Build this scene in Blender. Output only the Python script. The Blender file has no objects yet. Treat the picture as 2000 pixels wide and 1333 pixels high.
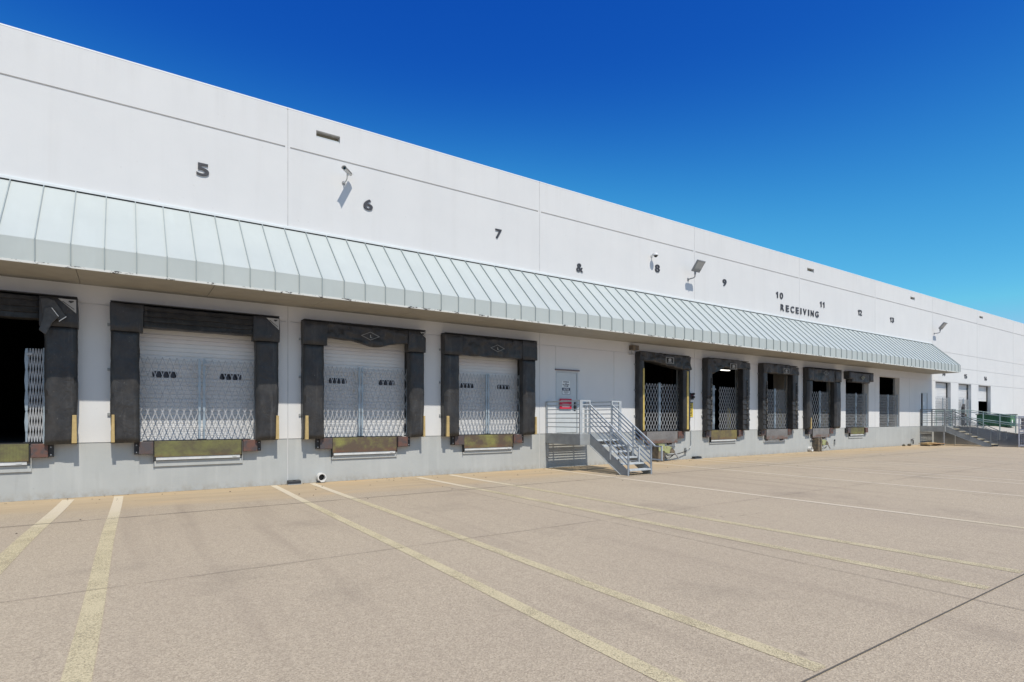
import bpy, math, random
from mathutils import Vector, noise
random.seed(7)
R = math.radians
scene = bpy.context.scene
COL = scene.collection

# ------------------------------------------------------------------ helpers
def link(o, parent=None):
    COL.objects.link(o)
    if parent is not None:
        o.parent = parent
    return o

def tag(o, label=None, cat=None, group=None, kind=None):
    if label: o['label'] = label
    if cat: o['category'] = cat
    if group: o['group'] = group
    if kind: o['kind'] = kind
    return o

def thing(name, label, cat, loc=(0, 0, 0), group=None, rz=0.0):
    o = bpy.data.objects.new(name, None)
    o.empty_display_size = 0.2
    o.location = loc
    o.rotation_euler = (0, 0, rz)
    link(o)
    return tag(o, label, cat, group)

def copy_tree(o, parent=None):
    c = o.copy()
    COL.objects.link(c)
    if parent is not None:
        c.parent = parent
    for ch in list(o.children):
        copy_tree(ch, c)
    return c

def each(name, mat, parent, boxes, bevel=0.0):
    out = []
    for bx in boxes:
        mb = MB(); mb.box(*bx); out.append(mb.build(name, mat, parent, bevel=bevel))
    return out

class MB:
    def __init__(s):
        s.v, s.f, s.m = [], [], []
    def add(s, vs, fs, m=0):
        b = len(s.v)
        s.v += [tuple(p) for p in vs]
        for f in fs:
            s.f.append(tuple(b + i for i in f)); s.m.append(m)
    def quad(s, a, b, c, d, m=0):
        s.add([a, b, c, d], [(0, 1, 2, 3)], m)
    def box(s, x0, x1, y0, y1, z0, z1, m=0):
        s.add([(x0,y0,z0),(x1,y0,z0),(x1,y1,z0),(x0,y1,z0),(x0,y0,z1),(x1,y0,z1),(x1,y1,z1),(x0,y1,z1)],
              [(0,3,2,1),(4,5,6,7),(0,1,5,4),(1,2,6,5),(2,3,7,6),(3,0,4,7)], m)
    def bar(s, p, q, w, h, up=(0, 0, 1), m=0):
        p, q = Vector(p), Vector(q); d = (q - p).normalized(); u = Vector(up)
        if abs(d.dot(u)) > 0.98: u = Vector((0, 1, 0))
        a = d.cross(u).normalized(); b = a.cross(d).normalized()
        a *= w / 2; b *= h / 2
        s.add([p-a-b, p+a-b, p+a+b, p-a+b, q-a-b, q+a-b, q+a+b, q-a+b],
              [(0,1,2,3),(7,6,5,4),(4,5,1,0),(5,6,2,1),(6,7,3,2),(7,4,0,3)], m)
    def tube(s, pts, r, n=8, m=0, caps=True):
        pts = [Vector(p) for p in pts]; rings = []
        rr = r if isinstance(r, (list, tuple)) else [r] * len(pts)
        prev = None
        for i, p in enumerate(pts):
            d = (pts[min(i + 1, len(pts) - 1)] - pts[max(i - 1, 0)]).normalized()
            u = Vector((0, 0, 1)) if abs(d.z) < 0.95 else Vector((0, 1, 0))
            a = d.cross(u).normalized()
            if prev is not None and a.dot(prev) < 0: a = -a
            prev = a
            b = d.cross(a).normalized()
            rings.append([p + (a * math.cos(t) + b * math.sin(t)) * rr[i] for t in [2 * math.pi * k / n for k in range(n)]])
        vs = [v for ring in rings for v in ring]; fs = []
        for i in range(len(rings) - 1):
            for k in range(n):
                fs.append((i*n+k, i*n+(k+1) % n, (i+1)*n+(k+1) % n, (i+1)*n+k))
        if caps:
            fs.append(tuple(range(n-1, -1, -1))); fs.append(tuple((len(rings)-1)*n + k for k in range(n)))
        s.add(vs, fs, m)
    def prism(s, pts, y0, y1, m=0):       # polygon in XZ, extruded from y0 to y1
        n = len(pts)
        vs = [(x, y0, z) for x, z in pts] + [(x, y1, z) for x, z in pts]
        fs = [tuple(range(n)), tuple(range(2*n-1, n-1, -1))] + [(i, n+i, n+(i+1) % n, (i+1) % n) for i in range(n)]
        s.add(vs, fs, m)
    def prism_x(s, pts, x0, x1, m=0):     # polygon in YZ, extruded along X
        n = len(pts)
        vs = [(x0, y, z) for y, z in pts] + [(x1, y, z) for y, z in pts]
        fs = [tuple(range(n)), tuple(range(2*n-1, n-1, -1))] + [(i, n+i, n+(i+1) % n, (i+1) % n) for i in range(n)]
        s.add(vs, fs, m)
    def soft(s, x0, x1, yf, yb, zb, zt, nx, nz, fn=None, m=0, rnd=0.05):
        """padded slab: a displaced front sheet closed back to the plane yb; zb and zt may be functions of x"""
        zb = zb if callable(zb) else (lambda x, c=zb: c)
        zt = zt if callable(zt) else (lambda x, c=zt: c)
        g = []
        for j in range(nz + 1):
            row = []
            for i in range(nx + 1):
                x = x0 + (x1 - x0) * i / nx
                z = zb(x) + (zt(x) - zb(x)) * j / nz
                y = yf
                d = min(x - x0, x1 - x, z - zb(x), zt(x) - z)
                if d < rnd:
                    y += rnd * 0.8 * (1 - math.sqrt(max(0, 1 - ((rnd - d) / rnd) ** 2)))
                if fn: y -= fn(x, z) * (1 if d > 1e-6 else 0.5)
                row.append((x + .016 * noise.noise(Vector((x * 2, z * 3.5, 4.2 + x0))) + .006 * noise.noise(Vector((x * 5, z * 11, x0))), y, z + .014 * noise.noise(Vector((x * 3.2, z * 2, 8.1 + x0)))))
            g.append(row)
        W = nx + 1
        vs = [p for row in g for p in row]
        fs = [(j*W+i, j*W+i+1, (j+1)*W+i+1, (j+1)*W+i) for j in range(nz) for i in range(nx)]
        s.add(vs, fs, m)
        rim = [g[0][i] for i in range(nx + 1)] + [g[j][nx] for j in range(1, nz + 1)] + \
              [g[nz][i] for i in range(nx - 1, -1, -1)] + [g[j][0] for j in range(nz - 1, 0, -1)]
        n = len(rim)
        vs = rim + [(x, yb, z) for x, y, z in rim]
        s.add(vs, [((i+1) % n, i, n+i, n+(i+1) % n) for i in range(n)] + [tuple(range(n, 2*n))], m)
    def build(s, name, mats, parent=None, smooth=None, bevel=0.0, fix=True):
        me = bpy.data.meshes.new(name)
        me.from_pydata(s.v, [], s.f)
        if not isinstance(mats, (list, tuple)): mats = [mats]
        for mt in mats: me.materials.append(mt)
        me.polygons.foreach_set('material_index', s.m)
        me.update()
        if fix:
            import bmesh
            b = bmesh.new(); b.from_mesh(me)
            bmesh.ops.recalc_face_normals(b, faces=b.faces); b.to_mesh(me); b.free()
        if smooth is not None:
            me.polygons.foreach_set('use_smooth', [True] * len(me.polygons))
            me.set_sharp_from_angle(angle=R(smooth))
        o = bpy.data.objects.new(name, me)
        link(o, parent)
        if bevel:
            md = o.modifiers.new('edge', 'BEVEL'); md.width = bevel; md.segments = 2; md.limit_method = 'ANGLE'; md.angle_limit = R(40)
        return o

# ------------------------------------------------------------------ materials
def newmat(name):
    m = bpy.data.materials.new(name); m.use_nodes = True
    nt = m.node_tree
    return m, nt, nt.nodes['Principled BSDF']

def N(nt, typ, **kw):
    n = nt.nodes.new(typ)
    for k, v in kw.items():
        if k in n.inputs: n.inputs[k].default_value = v
        else: setattr(n, k, v)
    return n

def coords(nt, scale=(1, 1, 1)):
    g = N(nt, 'ShaderNodeNewGeometry'); mp = N(nt, 'ShaderNodeMapping')
    mp.inputs['Scale'].default_value = scale
    nt.links.new(g.outputs['Position'], mp.inputs['Vector'])
    return mp.outputs['Vector']

def noise_fac(nt, scale, detail=3, rough=0.55, stretch=(1, 1, 1), lo=0.35, hi=0.65, dist=0.0):
    n = N(nt, 'ShaderNodeTexNoise', Scale=scale, Detail=detail, Roughness=rough, Distortion=dist)
    nt.links.new(coords(nt, stretch), n.inputs['Vector'])
    mr = N(nt, 'ShaderNodeMapRange'); mr.inputs['From Min'].default_value = lo; mr.inputs['From Max'].default_value = hi
    nt.links.new(n.outputs['Fac'], mr.inputs['Value'])
    return mr.outputs['Result']

def mix(nt, fac, a, b):
    m = N(nt, 'ShaderNodeMix', data_type='RGBA')
    for sock, val in ((m.inputs[0], fac), (m.inputs[6], a), (m.inputs[7], b)):
        if isinstance(val, (int, float)): sock.default_value = val
        elif isinstance(val, tuple): sock.default_value = (*val[:3], 1)
        else: nt.links.new(val, sock)
    return m.outputs[2]

def math_(nt, op, a, b=None, c=None):
    m = N(nt, 'ShaderNodeMath', operation=op)
    for i, val in enumerate((a, b, c)):
        if val is None: continue
        if isinstance(val, (int, float)): m.inputs[i].default_value = val
        else: nt.links.new(val, m.inputs[i])
    return m.outputs[0]

def bump(nt, bsdf, height, strength=0.3, dist=0.01):
    b = N(nt, 'ShaderNodeBump'); b.inputs['Strength'].default_value = strength; b.inputs['Distance'].default_value = dist
    nt.links.new(height, b.inputs['Height']); nt.links.new(b.outputs['Normal'], bsdf.inputs['Normal'])

def axis(nt, i):
    g = N(nt, 'ShaderNodeNewGeometry'); s = N(nt, 'ShaderNodeSeparateXYZ')
    nt.links.new(g.outputs['Position'], s.inputs[0])
    return s.outputs[i]

def smooth(nt, val, a, b):
    mr = N(nt, 'ShaderNodeMapRange', interpolation_type='SMOOTHSTEP')
    mr.inputs['From Min'].default_value = a; mr.inputs['From Max'].default_value = b
    nt.links.new(val, mr.inputs['Value'])
    return mr.outputs['Result']

def M(name, col, rough=0.6, metal=0.0, var=0.12, scale=3.0, detail=4, bmp=0.0, bscale=60, stretch=(1, 1, 1), spec=0.5, col2=None, lo=0.35, hi=0.65):
    """paint or metal with a soft mottling towards col2 (or a darker tone of itself)"""
    m, nt, b = newmat(name)
    c2 = col2 or tuple(c * (1 - var) for c in col)
    f = noise_fac(nt, scale, detail, stretch=stretch, lo=lo, hi=hi)
    nt.links.new(mix(nt, f, col, c2), b.inputs['Base Color'])
    b.inputs['Roughness'].default_value = rough; b.inputs['Metallic'].default_value = metal
    b.inputs['Specular IOR Level'].default_value = spec
    if bmp:
        n = N(nt, 'ShaderNodeTexNoise', Scale=bscale, Detail=3)
        nt.links.new(coords(nt), n.inputs['Vector'])
        bump(nt, b, n.outputs['Fac'], bmp, 0.01)
    return m

def wall_white():
    m, nt, b = newmat('white_wall_paint')
    a = noise_fac(nt, 0.7, 5, 0.6, lo=0.3, hi=0.7)
    c = mix(nt, a, (0.662, 0.662, 0.652), (0.625, 0.627, 0.62))
    st = noise_fac(nt, 2.2, 4, 0.6, (1, 1, 0.05), 0.52, 0.8)
    c = mix(nt, math_(nt, 'MULTIPLY', st, 0.22), c, (0.52, 0.51, 0.49))
    top = smooth(nt, axis(nt, 2), 8.7, 9.8)
    run = noise_fac(nt, 3.4, 4, 0.65, (1, 1, 0.04), 0.50, 0.72)
    c = mix(nt, math_(nt, 'MULTIPLY', math_(nt, 'MULTIPLY', top, run), 0.17), c, (0.44, 0.43, 0.41))
    pan = N(nt, 'ShaderNodeTexWhiteNoise', noise_dimensions='1D')
    nt.links.new(math_(nt, 'FLOOR', math_(nt, 'DIVIDE', math_(nt, 'SUBTRACT', axis(nt, 0), 3.55), 8.23)), pan.inputs['W'])
    c = mix(nt, math_(nt, 'MULTIPLY', pan.outputs['Value'], 0.10), c, (0.50, 0.51, 0.515))
    sp = noise_fac(nt, 9, 2, 0.5, lo=0.70, hi=0.76)
    c = mix(nt, math_(nt, 'MULTIPLY', sp, 0.25), c, (0.45, 0.44, 0.42))
    nt.links.new(c, b.inputs['Base Color'])
    b.inputs['Roughness'].default_value = 0.75; b.inputs['Specular IOR Level'].default_value = 0.25
    n = N(nt, 'ShaderNodeTexNoise', Scale=14, Detail=5); nt.links.new(coords(nt), n.inputs['Vector'])
    bump(nt, b, n.outputs['Fac'], 0.10, 0.01)
    return m

def wall_grey():
    m, nt, b = newmat('grey_base_paint')
    a = noise_fac(nt, 1.1, 5, 0.6, lo=0.3, hi=0.7)
    c = mix(nt, a, (0.44, 0.452, 0.437), (0.39, 0.402, 0.39))
    st = noise_fac(nt, 3.0, 4, 0.6, (1, 1, 0.06), 0.50, 0.75)
    c = mix(nt, math_(nt, 'MULTIPLY', st, 0.38), c, (0.54, 0.55, 0.53))
    st2 = noise_fac(nt, 4.0, 4, 0.65, (1.3, 1, 0.08), 0.60, 0.85)
    c = mix(nt, math_(nt, 'MULTIPLY', st2, 0.5), c, (0.29, 0.29, 0.275))
    z = axis(nt, 2)
    low = math_(nt, 'SUBTRACT', 1.0, smooth(nt, z, 0.0, 0.22))
    dirt = math_(nt, 'MULTIPLY', low, noise_fac(nt, 7, 5, 0.7, (1, 1, 0.7), 0.42, 0.68))
    c = mix(nt, math_(nt, 'MULTIPLY', dirt, 0.7), c, (0.30, 0.27, 0.22))
    sc = noise_fac(nt, 6, 6, 0.75, (0.6, 1, 1.2), 0.66, 0.72)
    c = mix(nt, math_(nt, 'MULTIPLY', sc, 0.5), c, (0.22, 0.21, 0.2))
    nt.links.new(c, b.inputs['Base Color'])
    b.inputs['Roughness'].default_value = 0.7; b.inputs['Specular IOR Level'].default_value = 0.3
    n = N(nt, 'ShaderNodeTexNoise', Scale=18, Detail=5); nt.links.new(coords(nt), n.inputs['Vector'])
    bump(nt, b, n.outputs['Fac'], 0.15, 0.01)
    return m

def ground_colour(nt):
    y = axis(nt, 1)
    vor = N(nt, 'ShaderNodeTexVoronoi', Scale=78.0); nt.links.new(coords(nt), vor.inputs['Vector'])
    sep = N(nt, 'ShaderNodeSeparateColor'); nt.links.new(vor.outputs['Color'], sep.inputs[0])
    peb = mix(nt, sep.outputs[0], (0.352, 0.288, 0.205), (0.545, 0.456, 0.326))
    pits = noise_fac(nt, 85, 3, 0.7, lo=0.565, hi=0.66)
    peb = mix(nt, math_(nt, 'MULTIPLY', pits, 0.85), peb, (0.13, 0.105, 0.08))
    pale_fleck = noise_fac(nt, 95, 2, 0.6, (1, 1, 1), 0.66, 0.74)  # pale flecks scattered at random
    peb = mix(nt, math_(nt, 'MULTIPLY', pale_fleck, 0.6), peb, (0.72, 0.61, 0.45))
    med = noise_fac(nt, 9, 5, 0.7, lo=0.35, hi=0.7)
    peb = mix(nt, math_(nt, 'MULTIPLY', med, 0.22), peb, (0.30, 0.24, 0.17))
    big = noise_fac(nt, 0.22, 5, 0.6, (1, 0.5, 1), 0.38, 0.68)
    peb = mix(nt, math_(nt, 'MULTIPLY', big, 0.34), peb, (0.33, 0.265, 0.20))
    tyre = noise_fac(nt, 1.0, 4, 0.6, (1.5, 0.09, 1), 0.55, 0.75)
    peb = mix(nt, math_(nt, 'MULTIPLY', tyre, 0.45), peb, (0.27, 0.215, 0.16))
    oil = noise_fac(nt, 0.55, 5, 0.65, (0.8, 0.8, 1), 0.56, 0.74)
    peb = mix(nt, math_(nt, 'MULTIPLY', oil, 0.38), peb, (0.20, 0.165, 0.125))
    drip = noise_fac(nt, 2.6, 2, 0.5, lo=0.72, hi=0.76)
    peb = mix(nt, math_(nt, 'MULTIPLY', drip, 0.35), peb, (0.15, 0.125, 0.10))
    # the smooth sandy strip along the wall
    wob = noise_fac(nt, 0.7, 5, 0.65, (0.5, 1.4, 1), 0.25, 0.75)
    yy = math_(nt, 'ADD', y, math_(nt, 'MULTIPLY', math_(nt, 'SUBTRACT', wob, 0.5), 1.7))
    near = smooth(nt, yy, -3.3, -1.5)
    sand = mix(nt, noise_fac(nt, 1.6, 6, 0.7, (0.22, 1.6, 1), 0.3, 0.7), (0.50, 0.385, 0.245), (0.39, 0.30, 0.19))
    sand = mix(nt, math_(nt, 'MULTIPLY', noise_fac(nt, 0.9, 5, 0.6, (0.3, 1.2, 1), 0.52, 0.75), 0.6), sand, (0.55, 0.365, 0.18))
    sand = mix(nt, math_(nt, 'MULTIPLY', noise_fac(nt, 60, 2, 0.6, lo=0.5, hi=0.75), 0.25), sand, (0.25, 0.2, 0.15))
    c = mix(nt, math_(nt, 'MULTIPLY', near, 0.85), peb, sand)
    grime = math_(nt, 'MULTIPLY', smooth(nt, y, -.16, -.01), noise_fac(nt, 5, 5, 0.7, (0.5, 1, 1), 0.38, 0.6))
    c = mix(nt, math_(nt, 'MULTIPLY', grime, 0.75), c, (0.12, 0.095, 0.07))
    grit = N(nt, 'ShaderNodeTexNoise', Scale=75, Detail=4); grit.inputs['Roughness'].default_value = 0.7
    nt.links.new(coords(nt), grit.inputs['Vector'])
    return c, math_(nt, 'ADD', vor.outputs['Distance'], grit.outputs['Fac'])

def ground_mat():
    m, nt, b = newmat('exposed_aggregate_concrete')
    c, h = ground_colour(nt)
    nt.links.new(c, b.inputs['Base Color'])
    b.inputs['Roughness'].default_value = 0.85; b.inputs['Specular IOR Level'].default_value = 0.2
    bump(nt, b, h, 0.6, 0.006)
    return m

def line_mat(name, wear, edge=-3.0):
    m, nt, b = newmat(name)
    y = axis(nt, 1)
    wob = math_(nt, 'ADD', y, math_(nt, 'MULTIPLY', noise_fac(nt, 2.5, 4, 0.7, lo=0.2, hi=0.8), 1.2))
    near = smooth(nt, wob, edge - 1.2, edge + 2.0)
    grain = noise_fac(nt, 70, 3, 0.7, lo=0.3, hi=0.7)
    far_c = mix(nt, grain, (0.62, 0.53, 0.325), (0.44, 0.37, 0.225))
    near_c = mix(nt, grain, (0.66, 0.585, 0.45), (0.52, 0.43, 0.30))
    nt.links.new(mix(nt, near, far_c, near_c), b.inputs['Base Color'])
    b.inputs['Roughness'].default_value = 0.75
    bump(nt, b, grain, 0.35, 0.004)
    w = math_(nt, 'ADD', math_(nt, 'MULTIPLY', noise_fac(nt, 80, 4, 0.75, lo=0.25, hi=0.75), 0.85), math_(nt, 'MULTIPLY', noise_fac(nt, 1.6, 6, 0.75, lo=0.25, hi=0.75), 0.32))
    w = math_(nt, 'SUBTRACT', w, math_(nt, 'MULTIPLY', near, 0.25))
    mr = N(nt, 'ShaderNodeMapRange'); mr.inputs['From Min'].default_value = 1.0 - wear - 0.10; mr.inputs['From Max'].default_value = 1.0 - wear + 0.12
    nt.links.new(w, mr.inputs['Value'])
    tr = N(nt, 'ShaderNodeBsdfTransparent'); mx = N(nt, 'ShaderNodeMixShader')
    nt.links.new(mr.outputs['Result'], mx.inputs[0]); nt.links.new(b.outputs[0], mx.inputs[1]); nt.links.new(tr.outputs[0], mx.inputs[2])
    nt.links.new(mx.outputs[0], nt.nodes['Material Output'].inputs['Surface'])
    return m

def joint_mat(name, gap, tone=(0.075, 0.065, 0.055)):
    m, nt, b = newmat(name)
    b.inputs['Base Color'].default_value = (*tone, 1); b.inputs['Roughness'].default_value = 0.9
    f = noise_fac(nt, 1.6, 5, 0.7, lo=gap - 0.08, hi=gap + 0.08)
    tr = N(nt, 'ShaderNodeBsdfTransparent'); mx = N(nt, 'ShaderNodeMixShader')
    nt.links.new(f, mx.inputs[0]); nt.links.new(b.outputs[0], mx.inputs[1]); nt.links.new(tr.outputs[0], mx.inputs[2])
    nt.links.new(mx.outputs[0], nt.nodes['Material Output'].inputs['Surface'])
    return m

def vinyl():
    m, nt, b = newmat('black_vinyl')
    d = noise_fac(nt, 3.5, 6, 0.7, (1, 1, 0.6), 0.38, 0.72)
    c = mix(nt, d, (0.024, 0.024, 0.025), (0.052, 0.049, 0.046))
    s = noise_fac(nt, 5, 5, 0.7, (1.6, 1, 0.18), 0.56, 0.72)
    c = mix(nt, math_(nt, 'MULTIPLY', s, 0.35), c, (0.13, 0.122, 0.112))
    sp = noise_fac(nt, 28, 3, 0.6, (1, 1, 0.6), 0.70, 0.76)
    c = mix(nt, math_(nt, 'MULTIPLY', sp, 0.5), c, (0.25, 0.24, 0.22))
    nt.links.new(c, b.inputs['Base Color'])
    b.inputs['Roughness'].default_value = 0.42; b.inputs['Specular IOR Level'].default_value = 0.4
    n = N(nt, 'ShaderNodeTexNoise', Scale=4.5, Detail=3, Distortion=0.8); nt.links.new(coords(nt, (1, 1, 1.4)), n.inputs['Vector'])
    n2 = N(nt, 'ShaderNodeTexNoise', Scale=1.9, Detail=2, Distortion=1.6); nt.links.new(coords(nt, (1.3, 1, 0.9)), n2.inputs['Vector'])
    crease = math_(nt, 'MINIMUM', math_(nt, 'ABSOLUTE', math_(nt, 'SUBTRACT', n2.outputs['Fac'], 0.5)), 0.07)
    bump(nt, b, math_(nt, 'ADD', math_(nt, 'MULTIPLY', n.outputs['Fac'], 0.35), math_(nt, 'MULTIPLY', crease, 1.7)), 0.5, 0.05)
    return m

def lip(name, c1, c2, lo, hi):
    m, nt, b = newmat(name)
    blot = noise_fac(nt, 1.6, 5, 0.7, (1, 1, 1.2), lo, hi)
    x, z = axis(nt, 0), axis(nt, 2)
    k = 2 * math.pi / 0.045
    tread = math_(nt, 'MULTIPLY', math_(nt, 'SINE', math_(nt, 'MULTIPLY', math_(nt, 'ADD', x, z), k)), math_(nt, 'SINE', math_(nt, 'MULTIPLY', math_(nt, 'SUBTRACT', x, z), k)))
    raised = smooth(nt, tread, 0.1, 0.5)
    c = mix(nt, blot, c1, c2)
    c = mix(nt, math_(nt, 'MULTIPLY', raised, 0.6), c, tuple(v * 0.45 for v in c2))
    low = math_(nt, 'SUBTRACT', 1.0, smooth(nt, z, 0.80, 0.93))
    rust = math_(nt, 'MULTIPLY', low, noise_fac(nt, 5, 5, 0.7, (0.6, 1, 1), 0.4, 0.6))
    c = mix(nt, math_(nt, 'MULTIPLY', rust, 0.8), c, (0.16, 0.075, 0.045))
    nt.links.new(c, b.inputs['Base Color']); b.inputs['Roughness'].default_value = 0.6
    bump(nt, b, raised, 0.6, 0.004)
    return m

def chipped():
    m, nt, b = newmat('chipped_drip_edge_paint')
    f = noise_fac(nt, 4.2, 6, 0.75, (1, 0.3, 2), 0.545, 0.575)
    nt.links.new(mix(nt, f, (0.60, 0.60, 0.56), (0.055, 0.05, 0.045)), b.inputs['Base Color'])
    b.inputs['Roughness'].default_value = 0.7
    return m

def roof_metal():
    m, nt, b = newmat('pale_green_roof_metal')
    f = noise_fac(nt, 0.8, 4, 0.6, lo=0.3, hi=0.7)
    c = mix(nt, f, (0.458, 0.492, 0.468), (0.425, 0.46, 0.44))
    s = noise_fac(nt, 3, 4, 0.6, (1, 0.15, 0.15), 0.55, 0.8)
    c = mix(nt, math_(nt, 'MULTIPLY', s, 0.3), c, (0.52, 0.57, 0.55))
    nt.links.new(c, b.inputs['Base Color'])
    b.inputs['Roughness'].default_value = 0.42; b.inputs['Metallic'].default_value = 0.0
    n = N(nt, 'ShaderNodeTexNoise', Scale=1.6, Detail=2); nt.links.new(coords(nt, (1, 0.5, 0.5)), n.inputs['Vector'])
    bump(nt, b, n.outputs['Fac'], 0.30, 0.05)
    return m

WHITE, GREY = wall_white(), wall_grey()
CAULK = M('grey_joint_sealant', (0.55, 0.55, 0.545), 0.8)
VINYL = vinyl()
VINYL_EDGE = M('worn_vinyl_edge', (0.022, 0.022, 0.022), 0.6)
ROOF = roof_metal()
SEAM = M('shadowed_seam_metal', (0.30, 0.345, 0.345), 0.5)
CHIP = chipped()
SOFFIT = M('tan_stucco_soffit', (0.365, 0.345, 0.30), 0.9, var=0.1, bmp=0.2, bscale=40)
DOORW = M('white_door_steel', (0.66, 0.66, 0.655), 0.45, var=0.06, scale=2.0)
GLASS = M('black_glass', (0.010, 0.011, 0.013), 0.12, var=0.3)
DOORG = M('grey_blue_door_paint', (0.56, 0.585, 0.585), 0.5, var=0.06)
FRAME = M('grey_frame_paint', (0.50, 0.53, 0.54), 0.5, var=0.08)
GALV = M('galvanised_steel', (0.43, 0.44, 0.45), 0.45, metal=0.12, var=0.25, scale=18)
GATEPOST = M('pale_blue_gate_steel', (0.34, 0.41, 0.46), 0.45, metal=0.15, var=0.2, scale=6)
STEEL = M('grey_painted_steel', (0.46, 0.49, 0.50), 0.45, var=0.14, scale=5)
STEELD = M('weathered_grey_steel', (0.33, 0.345, 0.345), 0.55, var=0.2, scale=4)
TREAD = M('pale_tread_steel', (0.52, 0.55, 0.56), 0.5, var=0.2, scale=8, bmp=0.25, bscale=90)
DARKST = M('black_steel', (0.028, 0.027, 0.027), 0.55, var=0.3)
RUST = M('rusty_bumper_steel', (0.075, 0.066, 0.07), 0.6, col2=(0.105, 0.066, 0.055), scale=5, detail=6, lo=0.42, hi=0.6, bmp=0.3, bscale=30)
RUSTB = M('rust_red_bumper_steel', (0.135, 0.066, 0.05), 0.65, col2=(0.07, 0.058, 0.058), scale=6, detail=6, lo=0.45, hi=0.62, bmp=0.3, bscale=30)
RUBBER = M('bumper_rubber', (0.030, 0.028, 0.027), 0.8, var=0.4, scale=12, bmp=0.4, bscale=50)
GUARD = M('tan_yellow_guard_vinyl', (0.50, 0.365, 0.155), 0.6, var=0.2, scale=6)
GUARDY = M('yellow_guard_vinyl', (0.60, 0.45, 0.13), 0.55, var=0.25, scale=5)
LIP = {'green': lip('yellow_green_tread_plate', (0.21, 0.215, 0.068), (0.105, 0.088, 0.052), 0.36, 0.62),
       'worn': lip('worn_brown_yellow_plate', (0.27, 0.27, 0.075), (0.115, 0.082, 0.055), 0.34, 0.56),
       'grey': lip('bare_grey_plate', (0.26, 0.25, 0.24), (0.17, 0.16, 0.155), 0.36, 0.62),
       'brown': lip('brown_yellow_plate', (0.24, 0.20, 0.065), (0.12, 0.092, 0.06), 0.36, 0.60)}
PITW = M('whitish_pit_steel', (0.66, 0.67, 0.655), 0.55, var=0.18, scale=5)
SIGNW = M('white_sign_face', (0.78, 0.78, 0.76), 0.5, var=0.05)
SIGNR = M('red_sign_face', (0.62, 0.02, 0.055), 0.45, var=0.1)
SIGNB = M('navy_sign_face', (0.018, 0.030, 0.075), 0.45, var=0.1)
SIGNY = M('yellow_sign_face', (0.70, 0.52, 0.06), 0.5, var=0.15)
LETTER = M('charcoal_letter_plastic', (0.048, 0.048, 0.055), 0.55, var=0.15)
LETTERW = M('white_sign_letters', (0.80, 0.80, 0.78), 0.5, var=0.03)
LETTERK = M('black_sign_letters', (0.02, 0.02, 0.022), 0.5)
CAMW = M('white_camera_plastic', (0.62, 0.62, 0.61), 0.4, var=0.06)
LAMPG = M('grey_lamp_casting', (0.26, 0.265, 0.27), 0.5, var=0.15, scale=10)
LENS = M('pale_lamp_lens', (0.45, 0.45, 0.44), 0.2, var=0.15, scale=25)
PVC = M('white_pipe_plastic', (0.70, 0.69, 0.66), 0.45, var=0.1)
BLACKP = M('black_plastic', (0.022, 0.022, 0.024), 0.45, var=0.2)
YGREEN = M('yellow_green_hook_paint', (0.34, 0.36, 0.17), 0.6, col2=(0.24, 0.19, 0.10), scale=8, lo=0.5, hi=0.7)
BROWNST = M('weathered_brown_steel', (0.20, 0.155, 0.10), 0.6, col2=(0.08, 0.07, 0.06), scale=7)
TEAL = M('dark_teal_motor_paint', (0.05, 0.11, 0.12), 0.5, var=0.2)
CONC = M('grey_ramp_concrete', (0.33, 0.335, 0.33), 0.85, var=0.18, scale=2.5, detail=6, bmp=0.3, bscale=25)
CONCL = M('pale_ramp_concrete', (0.46, 0.425, 0.36), 0.85, var=0.15, scale=3, bmp=0.3, bscale=30)
RAILG = M('pale_green_rail_paint', (0.40, 0.50, 0.46), 0.45, var=0.12, scale=8)
DUMPG = M('dark_green_dumpster_paint', (0.018, 0.105, 0.050), 0.5, var=0.35, scale=4)
DUMPL = M('sunlit_green_paint', (0.06, 0.20, 0.07), 0.5, var=0.3, scale=4)
CAGEW = M('white_cage_steel', (0.60, 0.60, 0.64), 0.45, var=0.12, scale=6)
MESHG = M('grey_cage_load', (0.24, 0.235, 0.25), 0.7, col2=(0.13, 0.12, 0.12), scale=6)
BOARD = M('tan_board', (0.50, 0.34, 0.15), 0.8, var=0.3, scale=4, stretch=(0.3, 2, 1))
BOARDD = M('brown_board', (0.40, 0.24, 0.12), 0.8, var=0.3, scale=4)
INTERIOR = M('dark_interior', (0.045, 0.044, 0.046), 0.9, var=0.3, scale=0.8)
INTERIORC = M('beige_column_paint', (0.42, 0.39, 0.33), 0.7, var=0.1)
RACK = M('orange_brown_rack', (0.10, 0.06, 0.035), 0.6, var=0.3)
REDL = M('dark_red_lens', (0.10, 0.012, 0.018), 0.25)
STONE = M('dark_stone', (0.09, 0.075, 0.05), 0.9, var=0.3, scale=20)
GROUND = ground_mat()

# ------------------------------------------------------------------ dimensions (metres; the facade is the plane y = 0)
FLOOR_Z, HEAD_Z, TOP_Z = 1.19, 4.205, 9.80
J0, JW = 3.55, 8.23                                  # first panel joint, panel width
OPEN = {'4': (-3.93, -1.23), '5': (0.18, 2.88), '6': (4.29, 6.99), '7': (8.40, 11.10), '8': (16.62, 19.32), '9': (20.72, 23.42),
        '10': (24.83, 27.53), '11': (28.95, 31.65), '12': (32.98, 35.68), '13': (37.03, 39.73), '14': (45.22, 47.87), '15': (49.28, 51.74), '16': (53.2, 55.85)}
MAN1, MAN2 = (12.50, 13.52), (42.92, 43.95)
MAN_Z = 3.39
VENTS = [(4.28, 4.92), (29.0, 29.65), (41.3, 41.97), (53.42, 54.16)]

# ------------------------------------------------------------------ warehouse
ware = thing('warehouse', 'long white concrete warehouse with a grey base and numbered dock doors', 'warehouse', (0, 0, 0))

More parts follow.
